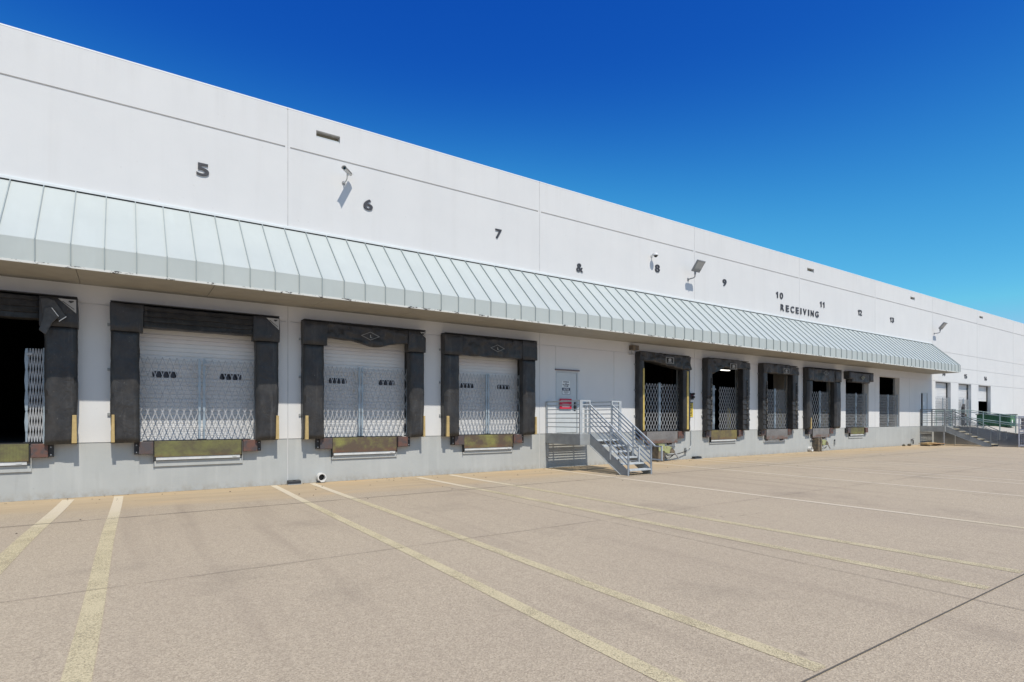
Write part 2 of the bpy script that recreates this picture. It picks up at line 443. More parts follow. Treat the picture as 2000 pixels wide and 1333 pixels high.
def facade_panel(x0, x1):
    g = 0.013
    x0 += g; x1 -= g
    holes = [(a, b, FLOOR_Z, HEAD_Z, 0.26) for a, b in OPEN.values()] + [(MAN1[0], MAN1[1], FLOOR_Z, MAN_Z, 0.16), (MAN2[0], MAN2[1], FLOOR_Z, MAN_Z, 0.16)] \
        + [(a, b, 9.26, 9.45, 0.22) for a, b in VENTS]
    holes = [h for h in holes if h[0] > x0 - .01 and h[1] < x1 + .01]
    grooves = [(1.172, 1.19, 0.022), (4.225, 4.25, 0.02), (5.262, 5.287, 0.02), (6.262, 6.287, 0.02), (8.772, 8.815, 0.03)]
    vscore = [x for x in (12.49, 15.30, 41.14) if x0 < x < x1]
    e = 0.05
    xs = sorted(set([x0, x0 + e, x1 - e, x1] + [h[0] for h in holes] + [h[1] for h in holes] + [v for x in vscore for v in (x - .006, x + .006)]))
    zs = sorted(set([0.0, TOP_Z] + [v for gr in grooves for v in gr[:2]] + [v for h in holes for v in h[2:4]]))
    def cell(i, j):
        if i < 0 or j < 0 or i >= len(xs) - 1 or j >= len(zs) - 1: return None
        cx, cz = (xs[i] + xs[i+1]) / 2, (zs[j] + zs[j+1]) / 2
        for a, b, c, d, t in holes:
            if a < cx < b and c < cz < d: return ('o', t)
        for a, b, t in grooves:
            if a < cz < b and (x0 + e < cx < x1 - e or a < 1.2): return ('s', t)
        for x in vscore:
            if abs(cx - x) < .007 and FLOOR_Z < cz < 4.22: return ('s', 0.012)
        return ('s', 0.0)
    mb = MB()
    for i in range(len(xs) - 1):
        for j in range(len(zs) - 1):
            k, d = cell(i, j)
            xa, xb, za, zb = xs[i], xs[i+1], zs[j], zs[j+1]
            mt = 1 if zb < 1.191 else 0
            if k == 's': mb.quad((xa, d, za), (xb, d, za), (xb, d, zb), (xa, d, zb), mt)
            for di, dj, p, q in ((-1, 0, (xa, za), (xa, zb)), (1, 0, (xb, za), (xb, zb)), (0, -1, (xa, za), (xb, za)), (0, 1, (xa, zb), (xb, zb))):
                nb = cell(i + di, j + dj)
                if nb is None: dn = 0.30
                else: dn = nb[1]
                if dn > d + 1e-6:        # neighbour lies deeper: the step between belongs to this cell's face edge
                    if nb is not None and nb[0] == 'o' or nb is None or nb[0] == 's':
                        mb.quad((p[0], d, p[1]), (q[0], d, q[1]), (q[0], dn, q[1]), (p[0], dn, p[1]), mt)
    return mb.build('wall_panel', [WHITE, GREY], ware, fix=False)

for k in range(-2, 9):
    facade_panel(J0 + JW * k, J0 + JW * (k + 1))
each('joint_sealant', CAULK, ware, [(J0 + JW * k - .0125, J0 + JW * k + .0125, 0.005, 0.06, 0.0, TOP_Z - .02) for k in range(-2, 10)])
XA, XB = J0 - 2 * JW, J0 + 9 * JW
mb = MB()
mb.box(XA - .05, XB + .05, -0.004, 0.34, TOP_Z + .002, TOP_Z + .03)
mb.build('parapet_cap', M('white_cap_metal', (0.82, 0.83, 0.84), 0.4, var=0.04), ware)
mb = MB()
mb.box(XA, XB, 0.32, 50, 9.3, 9.45); mb.box(XA, XA + .3, 0.31, 50, 0, 9.29); mb.box(XB - .3, XB, 0.31, 50, 0, 9.29); mb.box(XA + .31, XB - .31, 49.7, 50, 0, 9.29)
mb.build('rear_shell', WHITE, ware)
# the dim interior seen through the open doors
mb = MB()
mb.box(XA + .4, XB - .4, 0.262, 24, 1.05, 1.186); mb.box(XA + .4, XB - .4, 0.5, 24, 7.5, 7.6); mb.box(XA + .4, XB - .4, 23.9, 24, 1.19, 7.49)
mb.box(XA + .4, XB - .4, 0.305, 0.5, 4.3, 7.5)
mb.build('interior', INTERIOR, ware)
each('interior_column', INTERIORC, ware, [(28.08, 28.85, 1.0, 1.3, 1.19, 7.4), (62.0, 62.6, 6, 6.6, 1.19, 7.4)])
for (a, b, y0, y1, z0, z1) in ((20.3, 23.0, 9, 10, 1.19, 1.5), (21.0, 25.0, 11, 12, 3.1, 3.25), (27, 33, 12, 13, 4.0, 4.12), (45, 52, 12, 13, 3.2, 3.4), (52, 58, 9, 10, 1.6, 1.9)):
    mb = MB(); mb.box(a, b, y0, y1, z0, z1)
    for x in (a, b - .1): mb.box(x, x + .1, y0 + .01, y1 - .01, 1.19, 5.2)
    mb.build('storage_rack', RACK, ware)
lampm, nt, b = newmat('lit_tube'); b.inputs['Emission Color'].default_value = (1, 0.97, 0.88, 1); b.inputs['Emission Strength'].default_value = 2.2
mb = MB(); mb.box(32.05, 33.35, 7.5, 7.7, 4.87, 4.91); mb.build('lit_ceiling_tube', lampm, ware)

def rib(z):                                         # face of a ribbed sectional door
    t = ((z - FLOOR_Z) % 0.508) / 0.508
    if t > 0.955: return 0.032
    u = (t * 5.0) % 1.0
    return 0.012 if u > 0.84 else 0.0

def overhead_door(a, b, z0, windows=()):
    mb = MB(); zs = []; z = z0
    while z < HEAD_Z + .08:
        zs.append(z); z += 0.0127
    yb = 0.262
    for i in range(len(zs) - 1):
        mb.quad((a - .05, yb + rib(zs[i]), zs[i]), (b + .05, yb + rib(zs[i]), zs[i]), (b + .05, yb + rib(zs[i+1]), zs[i+1]), (a - .05, yb + rib(zs[i+1]), zs[i+1]))
    mb.box(a - .05, b + .05, yb + .022, yb + .05, z0, HEAD_Z + .08)
    d = mb.build('overhead_door', DOORW, ware, fix=False)
    for w in windows:
        mb = MB(); h, r = 0.145, 0.045; pts = []
        for cx, cz, a0 in ((w + .25 - r, 2.69 + r, -90), (w + .25 - r, 2.69 + h - r, 0), (w - .25 + r, 2.69 + h - r, 90), (w - .25 + r, 2.69 + r, 180)):
            for q in range(4): pts.append((cx + r * math.cos(R(a0 + q * 30)), cz + r * math.sin(R(a0 + q * 30))))
        mb.prism(pts, yb - .006, yb + .02)
        mb.build('pane', GLASS, d)
    return d

overhead_door(*OPEN['5'], FLOOR_Z + .005, (0.82, 2.235))
overhead_door(*OPEN['6'], FLOOR_Z + .005, (4.94, 6.365))
overhead_door(*OPEN['7'], FLOOR_Z + .005, (9.07, 10.47))
overhead_door(*OPEN['14'], FLOOR_Z + .005); overhead_door(*OPEN['15'], FLOOR_Z + .005)
overhead_door(*OPEN['16'], 3.02)
for n in ('5', '6', '7', '14', '15', '16'):
    a, b = OPEN[n]
    each('weather_strip', VINYL_EDGE, ware, [(a + .002, a + .035, .215, .259, FLOOR_Z, HEAD_Z - .036), (b - .06, b - .002, .205, .259, FLOOR_Z, HEAD_Z - .036), (a + .002, b - .002, .205, .259, HEAD_Z - .035, HEAD_Z - .002)])
for n in ('4', '8', '9', '10', '11', '12', '13'):   # raised doors: track and bottom rail just behind the head
    a, b = OPEN[n]
    each('door_track', STEELD, ware, [(x, x + .04, 0.27, 0.33, FLOOR_Z, HEAD_Z + .1) for x in (a + .03, b - .07)])
a, b = MAN1
mb = MB(); mb.box(a + .05, b - .05, 0.035, 0.08, FLOOR_Z + .02, MAN_Z - .06)
d1 = mb.build('personnel_door', DOORG, ware, bevel=.004)
mb = MB(); mb.box(a, a + .048, 0.01, 0.1, FLOOR_Z, MAN_Z); mb.box(b - .048, b, 0.01, 0.1, FLOOR_Z, MAN_Z); mb.box(a + .048, b - .048, 0.01, 0.1, MAN_Z - .058, MAN_Z)
mb.build('door_frame', FRAME, ware)
mb = MB(); mb.box(a - .05, b + .04, -0.05, -0.002, MAN_Z + .012, MAN_Z + .055); mb.build('drip_cap', M('brown_drip_cap', (0.16, 0.13, 0.14), 0.6), ware)
mb = MB()
mb.tube([(b - .13, 0.03, 2.12), (b - .13, -0.03, 2.12)], 0.032, 10); mb.tube([(b - .13, -0.03, 2.12), (b - .25, -0.035, 2.12)], 0.013, 8); mb.box(b - .17, b - .09, 0.026, 0.034, 1.98, 2.3)
mb.build('handle', DARKST, d1)
a, b = MAN2
mb = MB(); mb.box(a + .36, b - .05, 0.03, 0.075, FLOOR_Z + .02, MAN_Z - .05)
d2 = mb.build('personnel_door', DOORG, ware, bevel=.004)
mb = MB(); mb.box(a + .4, a + .58, 0.024, 0.029, 2.55, 2.8); mb.build('notice', SIGNW, d2)
mb = MB(); mb.box(b - .048, b, 0.01, 0.1, FLOOR_Z, MAN_Z); mb.box(a, b - .048, 0.01, 0.1, MAN_Z - .048, MAN_Z); mb.box(a, a + .03, 0.01, 0.1, FLOOR_Z, MAN_Z - .048)
mb.build('door_frame', FRAME, ware)
for a, b in VENTS:
    mb = MB(); mb.box(a, b, 0.18, 0.215, 9.26, 9.45)
    v = mb.build('roof_vent', M('olive_vent_back', (0.34, 0.32, 0.24), 0.8), ware)
    mb = MB(); mb.box(a + .02, b - .01, 0.02, 0.17, 9.262, 9.285); mb.box(a + .01, b - .01, 0.06, 0.075, 9.286, 9.325); mb.build('sill', FRAME, v)

# ------------------------------------------------------------------ canopy
can = thing('canopy', 'pale green standing seam metal canopy running above the dock doors', 'canopy', (0, 0, 0))
CX0, CX1, CD = XA, 44.55, 1.575
ZT, ZE, ZB, ZS = 6.64, 5.115, 4.69, 4.665
mb = MB(); mb.prism_x([(-.05, ZT - .02), (-CD, ZE), (-CD, ZE - .03), (-.05, ZT - .05)], CX0, CX1); mb.build('sloped_roof', ROOF, can)
mb = MB(); mb.box(CX0, CX1, -CD, -CD + .03, ZB, ZE - .031); mb.build('fascia', ROOF, can)
mb = MB(); x = -0.304 - 0.5365 * 23
seams = []
while x < CX1 - .1:
    if x > CX0: seams.append(x)
    x += 0.5365
seams.append(CX1 - .012)
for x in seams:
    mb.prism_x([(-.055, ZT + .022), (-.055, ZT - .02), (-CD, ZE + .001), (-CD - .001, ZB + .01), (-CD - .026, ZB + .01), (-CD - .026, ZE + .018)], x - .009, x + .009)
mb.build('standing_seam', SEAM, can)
mb = MB(); mb.box(CX0, CX1, -.045, -.001, ZT + .015, ZT + .085); mb.box(CX0, CX1, -.075, -.046, ZT + .005, ZT + .055); mb.build('wall_flashing', M('white_flashing', (0.70, 0.73, 0.725), 0.45, var=0.06), can)
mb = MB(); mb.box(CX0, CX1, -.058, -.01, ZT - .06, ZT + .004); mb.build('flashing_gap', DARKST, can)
mb = MB(); mb.box(CX0, CX1, -CD - .012, -CD + .035, ZB - .045, ZB - .001); mb.build('drip_edge', CHIP, can)
mb = MB(); x = CX0
while x < CX1 - .1:
    x2 = min(x + 2.43, CX1 - .01); mb.box(x + .004, x2 - .004, -CD + .036, -.004, ZS - .02, ZS - .004); x += 2.43
mb.build('soffit', SOFFIT, can)
for x in (CX0 + .001, CX1 - .022):
    mb = MB(); mb.prism_x([(-.06, ZT - .055), (-CD + .031, ZE - .035), (-CD + .031, ZS), (-.06, ZS)], x, x + .02); mb.build('end_panel', ROOF, can)

# ------------------------------------------------------------------ dock seals
def wr(seed, amp, sx=1.0, sz=1.0):
    return lambda x, z: amp * (noise.noise(Vector((x * 3.1 * sx + seed, z * 2.6 * sz, seed * 1.7))) + 0.5 * noise.noise(Vector((x * 7 * sx, z * 6 * sz + seed, 3.1))) + 0.6 * abs(noise.noise(Vector((x * 2.2 + z * 2.4 + seed, z * 1.1 - x, 9.2)))))

def pleat(seed, period, depth):
    w = wr(seed, .012)
    return lambda x, z: depth * (1 - ((z - 1.2) % period) / period) + w(x, z) + .02 * noise.noise(Vector((x * 9, z * 4, seed)))

SEALS = {  # outer left, inner left, inner right, outer right, style
    '4': (-4.35, -3.80, -1.37, -0.80, 'pleat'), '5': (-0.232, 0.32, 2.73, 3.281, 'pleat'), '6': (3.88, 4.43, 6.87, 7.35, 'curtain'), '7': (8.0, 8.53, 10.92, 11.45, 'curtain'),
    '8': (16.42, 16.70, 19.00, 19.43, 'sag'), '9': (20.51, 20.85, 23.05, 23.58, 'armour'), '10': (24.63, 24.98, 27.15, 27.67, 'armour'), '11': (28.57, 29.02, 31.30, 31.90, 'plain')}
LABEL_SEAL = {
    '4': 'black dock seal cut by the left edge with a torn flap hanging at its corner',
    '5': 'black dock seal with a pleated header on the door under number 5',
    '6': 'black dock seal with a sagging diamond header curtain under number 6',
    '7': 'black dock seal with a straight diamond header curtain under number 7',
    '8': 'black dock seal with two tall yellow strips beside the near staircase',
    '9': 'ragged black dock seal with slatted lower pads under number 9',
    '10': 'ragged black dock seal with slatted lower pads under number 10',
    '11': 'black dock seal with one short tan strip under number 11'}
PF = -0.31
for n, (oa, ia, ib, ob, style) in SEALS.items():
    cx = (oa + ob) / 2; sd = float(n) * 3.3
    s = thing('dock_seal', LABEL_SEAL[n], 'dock seal', (cx, 0, FLOOR_Z), 'dock seals around the loading doors')
    oa, ia, ib, ob = oa - cx, ia - cx, ib - cx, ob - cx
    zt, zc = 4.285 - FLOOR_Z, 3.655 - FLOOR_Z
    for side, (a, b) in enumerate(((oa, ia), (ib, ob))):
        mb = MB()
        fn = pleat(sd + side, .225, .03) if style == 'armour' else wr(sd + side * 5, .022, 1, .6)
        if style == 'armour':
            mb.soft(a + .02, b - .02, PF + .03, -.003, -.02, 1.42, 10, 70, lambda x, z, f=fn: f(x, z + FLOOR_Z), rnd=.03)
            mb.soft(a + .01, b - .01, PF + .01, -.003, 1.421, zt - .06, 8, 26, lambda x, z, q=wr(sd, .015): q(x, z), rnd=.03)
        else:
            mb.soft(a + .008, b - .008, PF + .012, -.003, -.02, zt - .04 if style == 'sag' else zc + .03, 9, 40, lambda x, z, f=fn: f(x, z), rnd=.11)
        pad = mb.build('side_pad', VINYL, s, smooth=50)
        if style == 'armour':                       # frayed flap ends sticking out along the outer edge
            mb = MB()
            for q in range(7):
                z = .15 + .24 * q + random.uniform(-.02, .02); L = random.uniform(.02, .09)
                xe = b - .02 if side else a + .02; sg = 1 if side else -1
                mb.prism([(xe, z), (xe + sg * L, z + .03), (xe + sg * L * .5, z + .12), (xe, z + .17)] if side else [(xe, z + .17), (xe + sg * L * .5, z + .12), (xe + sg * L, z + .03), (xe, z)], PF + .06, PF + .085)
            mb.build('frayed_flap', VINYL_EDGE, pad)
            mb = MB(); xs_ = (a + b) / 2 + (.07 if side == 0 else .02)
            mb.box(xs_ - .018, xs_ + .018, PF - .028, PF + .012, .05 + 1.0 * (side == 0) * 0, 2.25)
            mb.build('scuffed_strip', M('scuffed_strip_vinyl', (0.045, 0.043, 0.042), 0.6, col2=(0.30, 0.28, 0.24), scale=9, detail=6, lo=0.52, hi=0.62), pad)
    if style in ('pleat', 'curtain', 'plain'):
        for side, (a, b) in enumerate(((oa, ia), (ib, ob))):
            mb = MB(); e = .06
            mb.soft(a - .004, b + e, PF - .018, -.02, zc, zt - .015, 8, 9, wr(sd + 20 + side, .035), rnd=.03) if side == 0 else mb.soft(a - e, b + .004, PF - .018, -.02, zc, zt - .015, 8, 9, wr(sd + 30, .035), rnd=.03)
            mb.build('corner_cover', VINYL, s, smooth=50)
    # header
    mb = MB()
    if style == 'pleat':
        hb = 3.775 - FLOOR_Z
        mb.soft(ia + .06, ib - .06, PF + .03, -.02, hb, zt - .03, 40, 40, lambda x, z: .045 * (1 - ((z - hb) % .125) / .125) + .012 * noise.noise(Vector((x * 2.2, z * 9, sd))) + .01 * noise.noise(Vector((x * 6, z * 3, sd))), rnd=.02)
    elif style == 'curtain':
        if n == '6': zb = lambda x: 3.83 - FLOOR_Z - .13 * math.exp(-((x - .20) / .42) ** 2) + .03 * (x / 1.2) ** 2 + .018 * noise.noise(Vector((x * 4, 2, sd)))
        else: zb = lambda x: 3.66 - FLOOR_Z + .012 * noise.noise(Vector((x * 3, 1, sd)))
        mb.soft(ia + .06, ib - .06, PF + .02, PF + .09, zb, zt - .03, 44, 18, wr(sd + 9, .07), rnd=.015)
    elif style == 'sag':
        zb = lambda x: (3.93 if x < -.9 else 3.93 - .22 * min(1, (x + .9) / 1.6)) - FLOOR_Z + .03 * noise.noise(Vector((x * 3, 1, sd)))
        mb.soft(oa + .02, ob - .02, PF - .02, -.02, zb, lambda x: zt + .03 - .06 * (x - oa) / (ob - oa), 44, 20, wr(sd + 9, .08), rnd=.05)
    elif style == 'armour':
        if n == '9': zb = lambda x: 3.62 - FLOOR_Z + .30 * min(1, max(0, (x + 1.15) / .75)) + .02 * noise.noise(Vector((x * 4, 1, sd)))
        else: zb = lambda x: 3.83 - FLOOR_Z + .012 * noise.noise(Vector((x * 4, 1, sd)))
        mb.soft(oa + .01, ob - .01, PF - .02, -.02, zb, lambda x: zt + .02 - .10 * max(0, (x - .6) / .9), 40, 18, wr(sd + 9, .07), rnd=.05)
    else:
        zb = 3.66 - FLOOR_Z if n != '11' else 3.62 - FLOOR_Z
        mb.soft(ia + .06, ib - .06, PF + .02, PF + .1, zb, zt - .03, 34, 16, wr(sd + 9, .05), rnd=.02)
    mb.build('header_curtain', VINYL, s, smooth=50)
    mb = MB(); mb.box(oa + .005, ob - .005, PF - .012, -.002, zt + .001, zt + .022) if style != 'sag' and style != 'armour' else mb.box(oa + .03, ob - .04, PF + .06, -.002, zt - .02, zt + .01)
    mb.build('top_shadow_frame', VINYL_EDGE, s)  # thin black frame edge also paints the shadow along the seal top
    # clips that hold the left pad to the wall
    each('wall_clip', STEELD, s, [(oa - .055, oa - .002, -.03, -.002, z - .03, z + .03) for z in (.62, 1.62, 2.62)])
    # guard strips
    gs = {'4': [(ob - .10, ob - .01, 0.0, .60, GUARD)], '5': [(oa + .015, oa + .085, 0.0, .61, GUARD), (ob - .09, ob - .01, .0, .60, GUARD)],
          '6': [(oa + .03, oa + .12, -.02, .60, GUARD), (ob - .075, ob - .01, -.01, .60, GUARD)], '7': [(oa + .04, oa + .14, -.02, .60, GUARD), (ob - .085, ob - .015, -.01, .58, GUARD)],
          '8': [(ia - .165, ia - .075, .06, 2.46, GUARDY), (ib + .135, ib + .245, .07, 2.46, GUARDY)], '11': [(oa + .18, oa + .27, -.02, .56, GUARD)]}.get(n, [])
    for a, b, z0, z1, mt in gs:
        mb = MB(); mb.prism([(a, z0), (b, z0), (b - .006, z1), (a + .012, z1)], PF - .012, PF + .06); mb.build('guard_strip', mt, s, bevel=.006)
    # printed emblems
    def ring(pts, w, y):
        m2 = MB(); k = len(pts); cxx = sum(p[0] for p in pts) / k; czz = sum(p[1] for p in pts) / k
        inn = [(cxx + (p[0] - cxx) * w, czz + (p[1] - czz) * w) for p in pts]
        for i in range(k):
            a, b, c, d = pts[i], pts[(i + 1) % k], inn[(i + 1) % k], inn[i]
            m2.prism([a, b, c, d], y, y + .008)
        return m2
    INK = LETTERW
    if n in ('6', '7', '11', '12'):
        ex, ez = {'6': (.03, 3.99), '7': (.10, 3.94), '11': (-.1, 4.06)}[n]; ez -= FLOOR_Z
        m2 = ring([(ex - .27, ez), (ex, ez - .115), (ex + .27, ez), (ex, ez + .115)], .88, PF - .075)
        m2.prism([(ex - .012, ez - .05), (ex + .012, ez - .05), (ex + .012, ez + .035), (ex - .012, ez + .035)], PF - .075, PF - .067); m2.prism([(ex + .012, ez - .02), (ex + .05, ez - .05), (ex + .04, ez - .06), (ex + .012, ez - .035)], PF - .075, PF - .067)
        m2.build('emblem', M('faded_emblem_ink', (0.30, 0.30, 0.28), 0.6) if n == '11' else M('pale_emblem_ink', (0.25, 0.25, 0.24), 0.6), s)
    if n in ('8', '9', '10'):
        ex, ez = {'8': (.05, 4.02), '9': (.12, 3.99), '10': (.22, 3.98)}[n]; ez -= FLOOR_Z
        m2 = ring([(ex - .24, ez - .125), (ex + .24, ez - .125), (ex + .24, ez + .125), (ex - .24, ez + .125)], .86, PF - .10)
        m2.prism([(ex + .09 * math.cos(t), ez + .02 + .06 * math.sin(t)) for t in [q * math.pi / 5 for q in range(10)]], PF - .10, PF - .092)
        m2.prism([(ex - .13, ez - .08), (ex + .13, ez - .08), (ex + .10, ez - .05), (ex - .1, ez - .05)], PF - .10, PF - .092)
        m2.build('emblem', M('pale_emblem_ink_small', (0.33, 0.33, 0.32), 0.6), s)
    if n in ('4', '5', '6'):
        e = .30 if n != '6' else .17
        m2 = MB(); m2.prism([(ob - .02, zt - .05), (ob - .02 - e * 1.0, zt - .05), (ob - .02, zt - .05 - e * .95)][::-1], PF - .048, PF - .03)
        m2.prism([(ob - .06, zt - .08), (ob - .14, zt - .08), (ob - .15, zt - .10), (ob - .11, zt - .13), (ob - .06, zt - .10)][::-1], PF - .052, PF - .047, 1)
        m2.prism([(ob - .24 * e / .3, zt - .10), (ob - .05, zt - .25 * e / .3), (ob - .05, zt - .265 * e / .3), (ob - .26 * e / .3, zt - .10)][::-1], PF - .052, PF - .047, 1)
        m2.build('corner_emblem', [M('white_patch_vinyl', (0.40, 0.40, 0.385), 0.6), VINYL_EDGE], s)
    if n == '4':                                     # torn flap at the right corner
        m2 = MB()
        def P(x, z): return (x - cx, z - FLOOR_Z)
        m2.prism([P(-1.40, 4.19), P(-1.29, 4.21), P(-1.17, 4.17), P(-.98, 3.85), P(-1.09, 3.76), P(-1.22, 3.86), P(-1.36, 3.87)][::-1], PF - .14, PF - .10)
        m2.prism([P(-1.33, 3.99), P(-1.22, 4.02), P(-1.10, 3.82), P(-1.20, 3.70), P(-1.31, 3.44), P(-1.42, 3.53), P(-1.36, 3.74)][::-1], PF - .22, PF - .18)
        f = m2.build('torn_flap', M('lightened_torn_vinyl', (0.075, 0.075, 0.075), 0.6, var=0.4, scale=8), s, bevel=.012)  # flap colour lightened in place of the shaded gaps behind it
        m2 = MB(); m2.bar((-1.21 - cx, PF - .225, 4.0 - FLOOR_Z), (-1.10 - cx, PF - .225, 3.83 - FLOOR_Z), .012, .012); m2.bar((-1.10 - cx, PF - .145, 3.74 - FLOOR_Z), (-.98 - cx, PF - .145, 3.85 - FLOOR_Z), .014, .014); m2.build('torn_edge', LETTERW, f)
# door 12 keeps only its header
s = thing('dock_seal_header', 'black header hood with a small diamond, all that is left under number 12', 'dock seal', (34.2, 0, 3.6))
mb = MB(); mb.soft(-1.08, 1.0, PF + .01, -.02, .10, .66, 26, 14, wr(77, .03), rnd=.03); mb.build('header_curtain', VINYL, s, smooth=50)
for a, b, zz in ((-1.45, -.92, .28), (.9, 1.36, .20)):
    mb = MB(); mb.soft(a, b, PF - .02, -.003, zz, .68, 8, 10, wr(71 + a, .015), rnd=.03); mb.build('corner_cover', VINYL, s, smooth=50)
mb = MB(); mb.box(-1.44, 1.36, PF - .012, -.002, .681, .70); mb.build('top_shadow_frame', VINYL_EDGE, s)
m2 = MB()
for i, (a, b) in enumerate((((-.2, .38), (0, .28)), ((0, .28), (.2, .38)), ((.2, .38), (0, .48)), ((0, .48), (-.2, .38)))): m2.bar((a[0], PF - .05, a[1]), (b[0], PF - .05, b[1]), .02, .025)
m2.box(-.03, .03, PF - .06, PF - .045, .35, .41); m2.build('emblem', M('olive_emblem_ink', (0.30, 0.30, 0.22), 0.6), s)

# ------------------------------------------------------------------ dock levelers, bumpers
LEV = {'4': (-3.50, -1.62, 'green'), '5': (0.60, 2.43, 'green'), '6': (4.69, 6.53, 'worn'), '7': (8.77, 10.60, 'worn'), '8': (16.92, 18.74, 'grey'), '9': (21.01, 22.85, 'brown'),
       '10': (25.1, 26.9, 'grey'), '11': (29.25, 30.9, 'grey'), '12': (33.3, 34.9, 'green')}
LABEL_LEV = {'4': 'yellow green dock leveler lip cut by the left edge of the photo', '5': 'yellow green dock leveler with a speckled plate under number 5', '6': 'brown worn yellow dock leveler under number 6, above the drain outlet',
             '7': 'dark brown dock leveler with yellow ends under number 7', '8': 'bare grey dock leveler behind the near stair handrail, under number 8', '9': 'brassy brown dock leveler plate under number 9',
             '10': 'bare grey dock leveler plate under number 10', '11': 'bare grey dock leveler plate above the second vehicle restraint, under number 11', '12': 'yellow green dock leveler plate of the headless door under number 12'}
for n, (a, b, kind) in LEV.items():
    cx = (a + b) / 2; h = (b - a) / 2
    s = thing('dock_leveler', LABEL_LEV[n], 'dock leveler', (cx, 0, .55), 'dock levelers at the loading doors')
    deep = .10 if kind != 'grey' else .16
    zl = .275 if kind in ('green',) else .235 if kind != 'grey' else .17
    mb = MB(); mb.box(-h, h, -deep, -deep + .03, zl, .638); mb.build('lip_plate', LIP[kind], s, bevel=.004)
    mb = MB(); mb.box(-h, h, -deep + .031, .25, .60, .637); mb.build('deck_plate', LIP[kind], s)
    if kind != 'grey':
        mb = MB(); mb.box(-h + .03, h - .03, -.085, -.035, zl - .075, zl - .004); mb.box(h - .20, h - .11, -.095, -.086, zl - .05, zl - .02); mb.build('lip_keeper', PITW, s, bevel=.003)
        each('side_guard', DARKST, s, [(-h - .02, -h - .003, -.11, -.003, zl - .12, .62), (h + .003, h + .02, -.11, -.003, zl - .03, .62)])
        mb = MB(); mb.box(-h - .02, h + .04, -.034, -.003, .052, zl - .09); mb.box(h + .021, h + .04, -.034, -.003, zl - .09, .60); mb.build('pit_frame', GREY, s, bevel=.003)
    else:
        each('lip_bracket', RUST, s, [(-h + .1, -h + .2, -.10, -.035, zl - .07, zl - .005), (h - .5, h - .42, -.10, -.035, zl - .09, zl - .005), (h - .34, h - .27, -.10, -.035, zl - .07, zl - .005)])
        mb = MB(); mb.box(-h - .02, h + .04, -.033, -.003, .03, zl - .02); mb.box(h + .021, h + .04, -.034, -.003, zl - .02, .60); mb.build('pit_frame', PITW, s, bevel=.003)
    mb = MB(); mb.box(-h - .22, h + .22, -.02, .26, .641, .655); mb.build('sill_angle', DARKST, s)

bump_sets = {'4': ((-1.585, -1.305, 'R'),), '5': ((0.30, 0.575, 'L'), (2.465, 2.79, 'R')), '6': ((4.34, 4.665, 'L'), (6.56, 6.86, 'R')), '7': ((8.42, 8.745, 'L'), (10.62, 10.95, 'R')),
             '8': ((16.55, 16.87, 'L'), (18.80, 19.15, 'R')), '9': ((20.62, 20.95, 'L'), (22.93, 23.25, 'R')), '10': ((24.7, 25.04, 'L'), (26.98, 27.3, 'R')), '11': ((28.86, 29.18, 'L'), (31.0, 31.34, 'R')), '12': ((32.95, 33.25, 'L'), (34.98, 35.28, 'R'))}
PLATE = {'4': 'green leveler at the left edge of the photo', '5': 'speckled green leveler under number 5', '6': 'brown leveler under number 6', '7': 'dark leveler under number 7', '8': 'grey leveler under number 8',
         '9': 'brassy leveler under number 9', '10': 'grey leveler under number 10', '11': 'grey leveler under number 11', '12': 'green leveler under number 12'}
for n, lst in bump_sets.items():
    for a, b, side in lst:
        lab = ('dark steel faced dock bumper left of the ' if side == 'L' else 'rust red dock bumper right of the ') + PLATE[n]
        s = thing('dock_bumper', lab, 'dock bumper', ((a + b) / 2, 0, .90), 'dock bumpers beside the levelers')
        h = (b - a) / 2
        mb = MB(); mb.box(-h, h, -.15, -.02, 0, .285); mb.build('bumper_block', RUSTB if side == 'R' else RUST, s, bevel=.008)
        mb = MB()
        sx = -h - .09 if side == 'L' else h + .002
        mb.box(sx, sx + .088, -.10, -.003, .0, .265); mb.box(-h - .01, h + .01, -.019, -.003, -.01, .28)
        br = mb.build('steel_bracket', DARKST, s, bevel=.003)
        for z in (.05, .21):
            mb = MB(); mb.tube([(sx + .044, -.10, z), (sx + .044, -.112, z)], .014, 6); mb.build('bolt', GALV, br)

# ------------------------------------------------------------------ folding gates
def lattice(mb, x0, x1, a, b, z0, H, y):
    k = b / a                                        # slope
    def clip(xs, zs, sgn):
        x_a, z_a = xs, zs
        # parameterise by z; x = xs + sgn*(z-zs)/k ; clip to x0..x1
        pts = []
        zlo, zhi = z0, z0 + H
        xl, xh = xs + sgn * (zlo - zs) / k, xs + sgn * (zhi - zs) / k
        t0, t1 = 0.0, 1.0
        dx = xh - xl
        for bound, lowside in ((x0, True), (x1, False)):
            if abs(dx) < 1e-9: continue
            t = (bound - xl) / dx
            if (dx > 0) == lowside: t0 = max(t0, t)
            else: t1 = min(t1, t)
        if t1 - t0 < .02: return None
        return (xl + dx * t0, zlo + (zhi - zlo) * t0), (xl + dx * t1, zlo + (zhi - zlo) * t1)
    n = int((x1 - x0) / a + H / b) + 3
    for i in range(-n, n + 1):
        for sgn, off in ((1, -.005), (-1, .005)):
            c = clip(x0 + a * (i + .5), z0, sgn)
            if c:
                mb.bar((c[0][0], y + off, c[0][1]), (c[1][0], y + off, c[1][1]), .019, .006, (0, 1, 0))

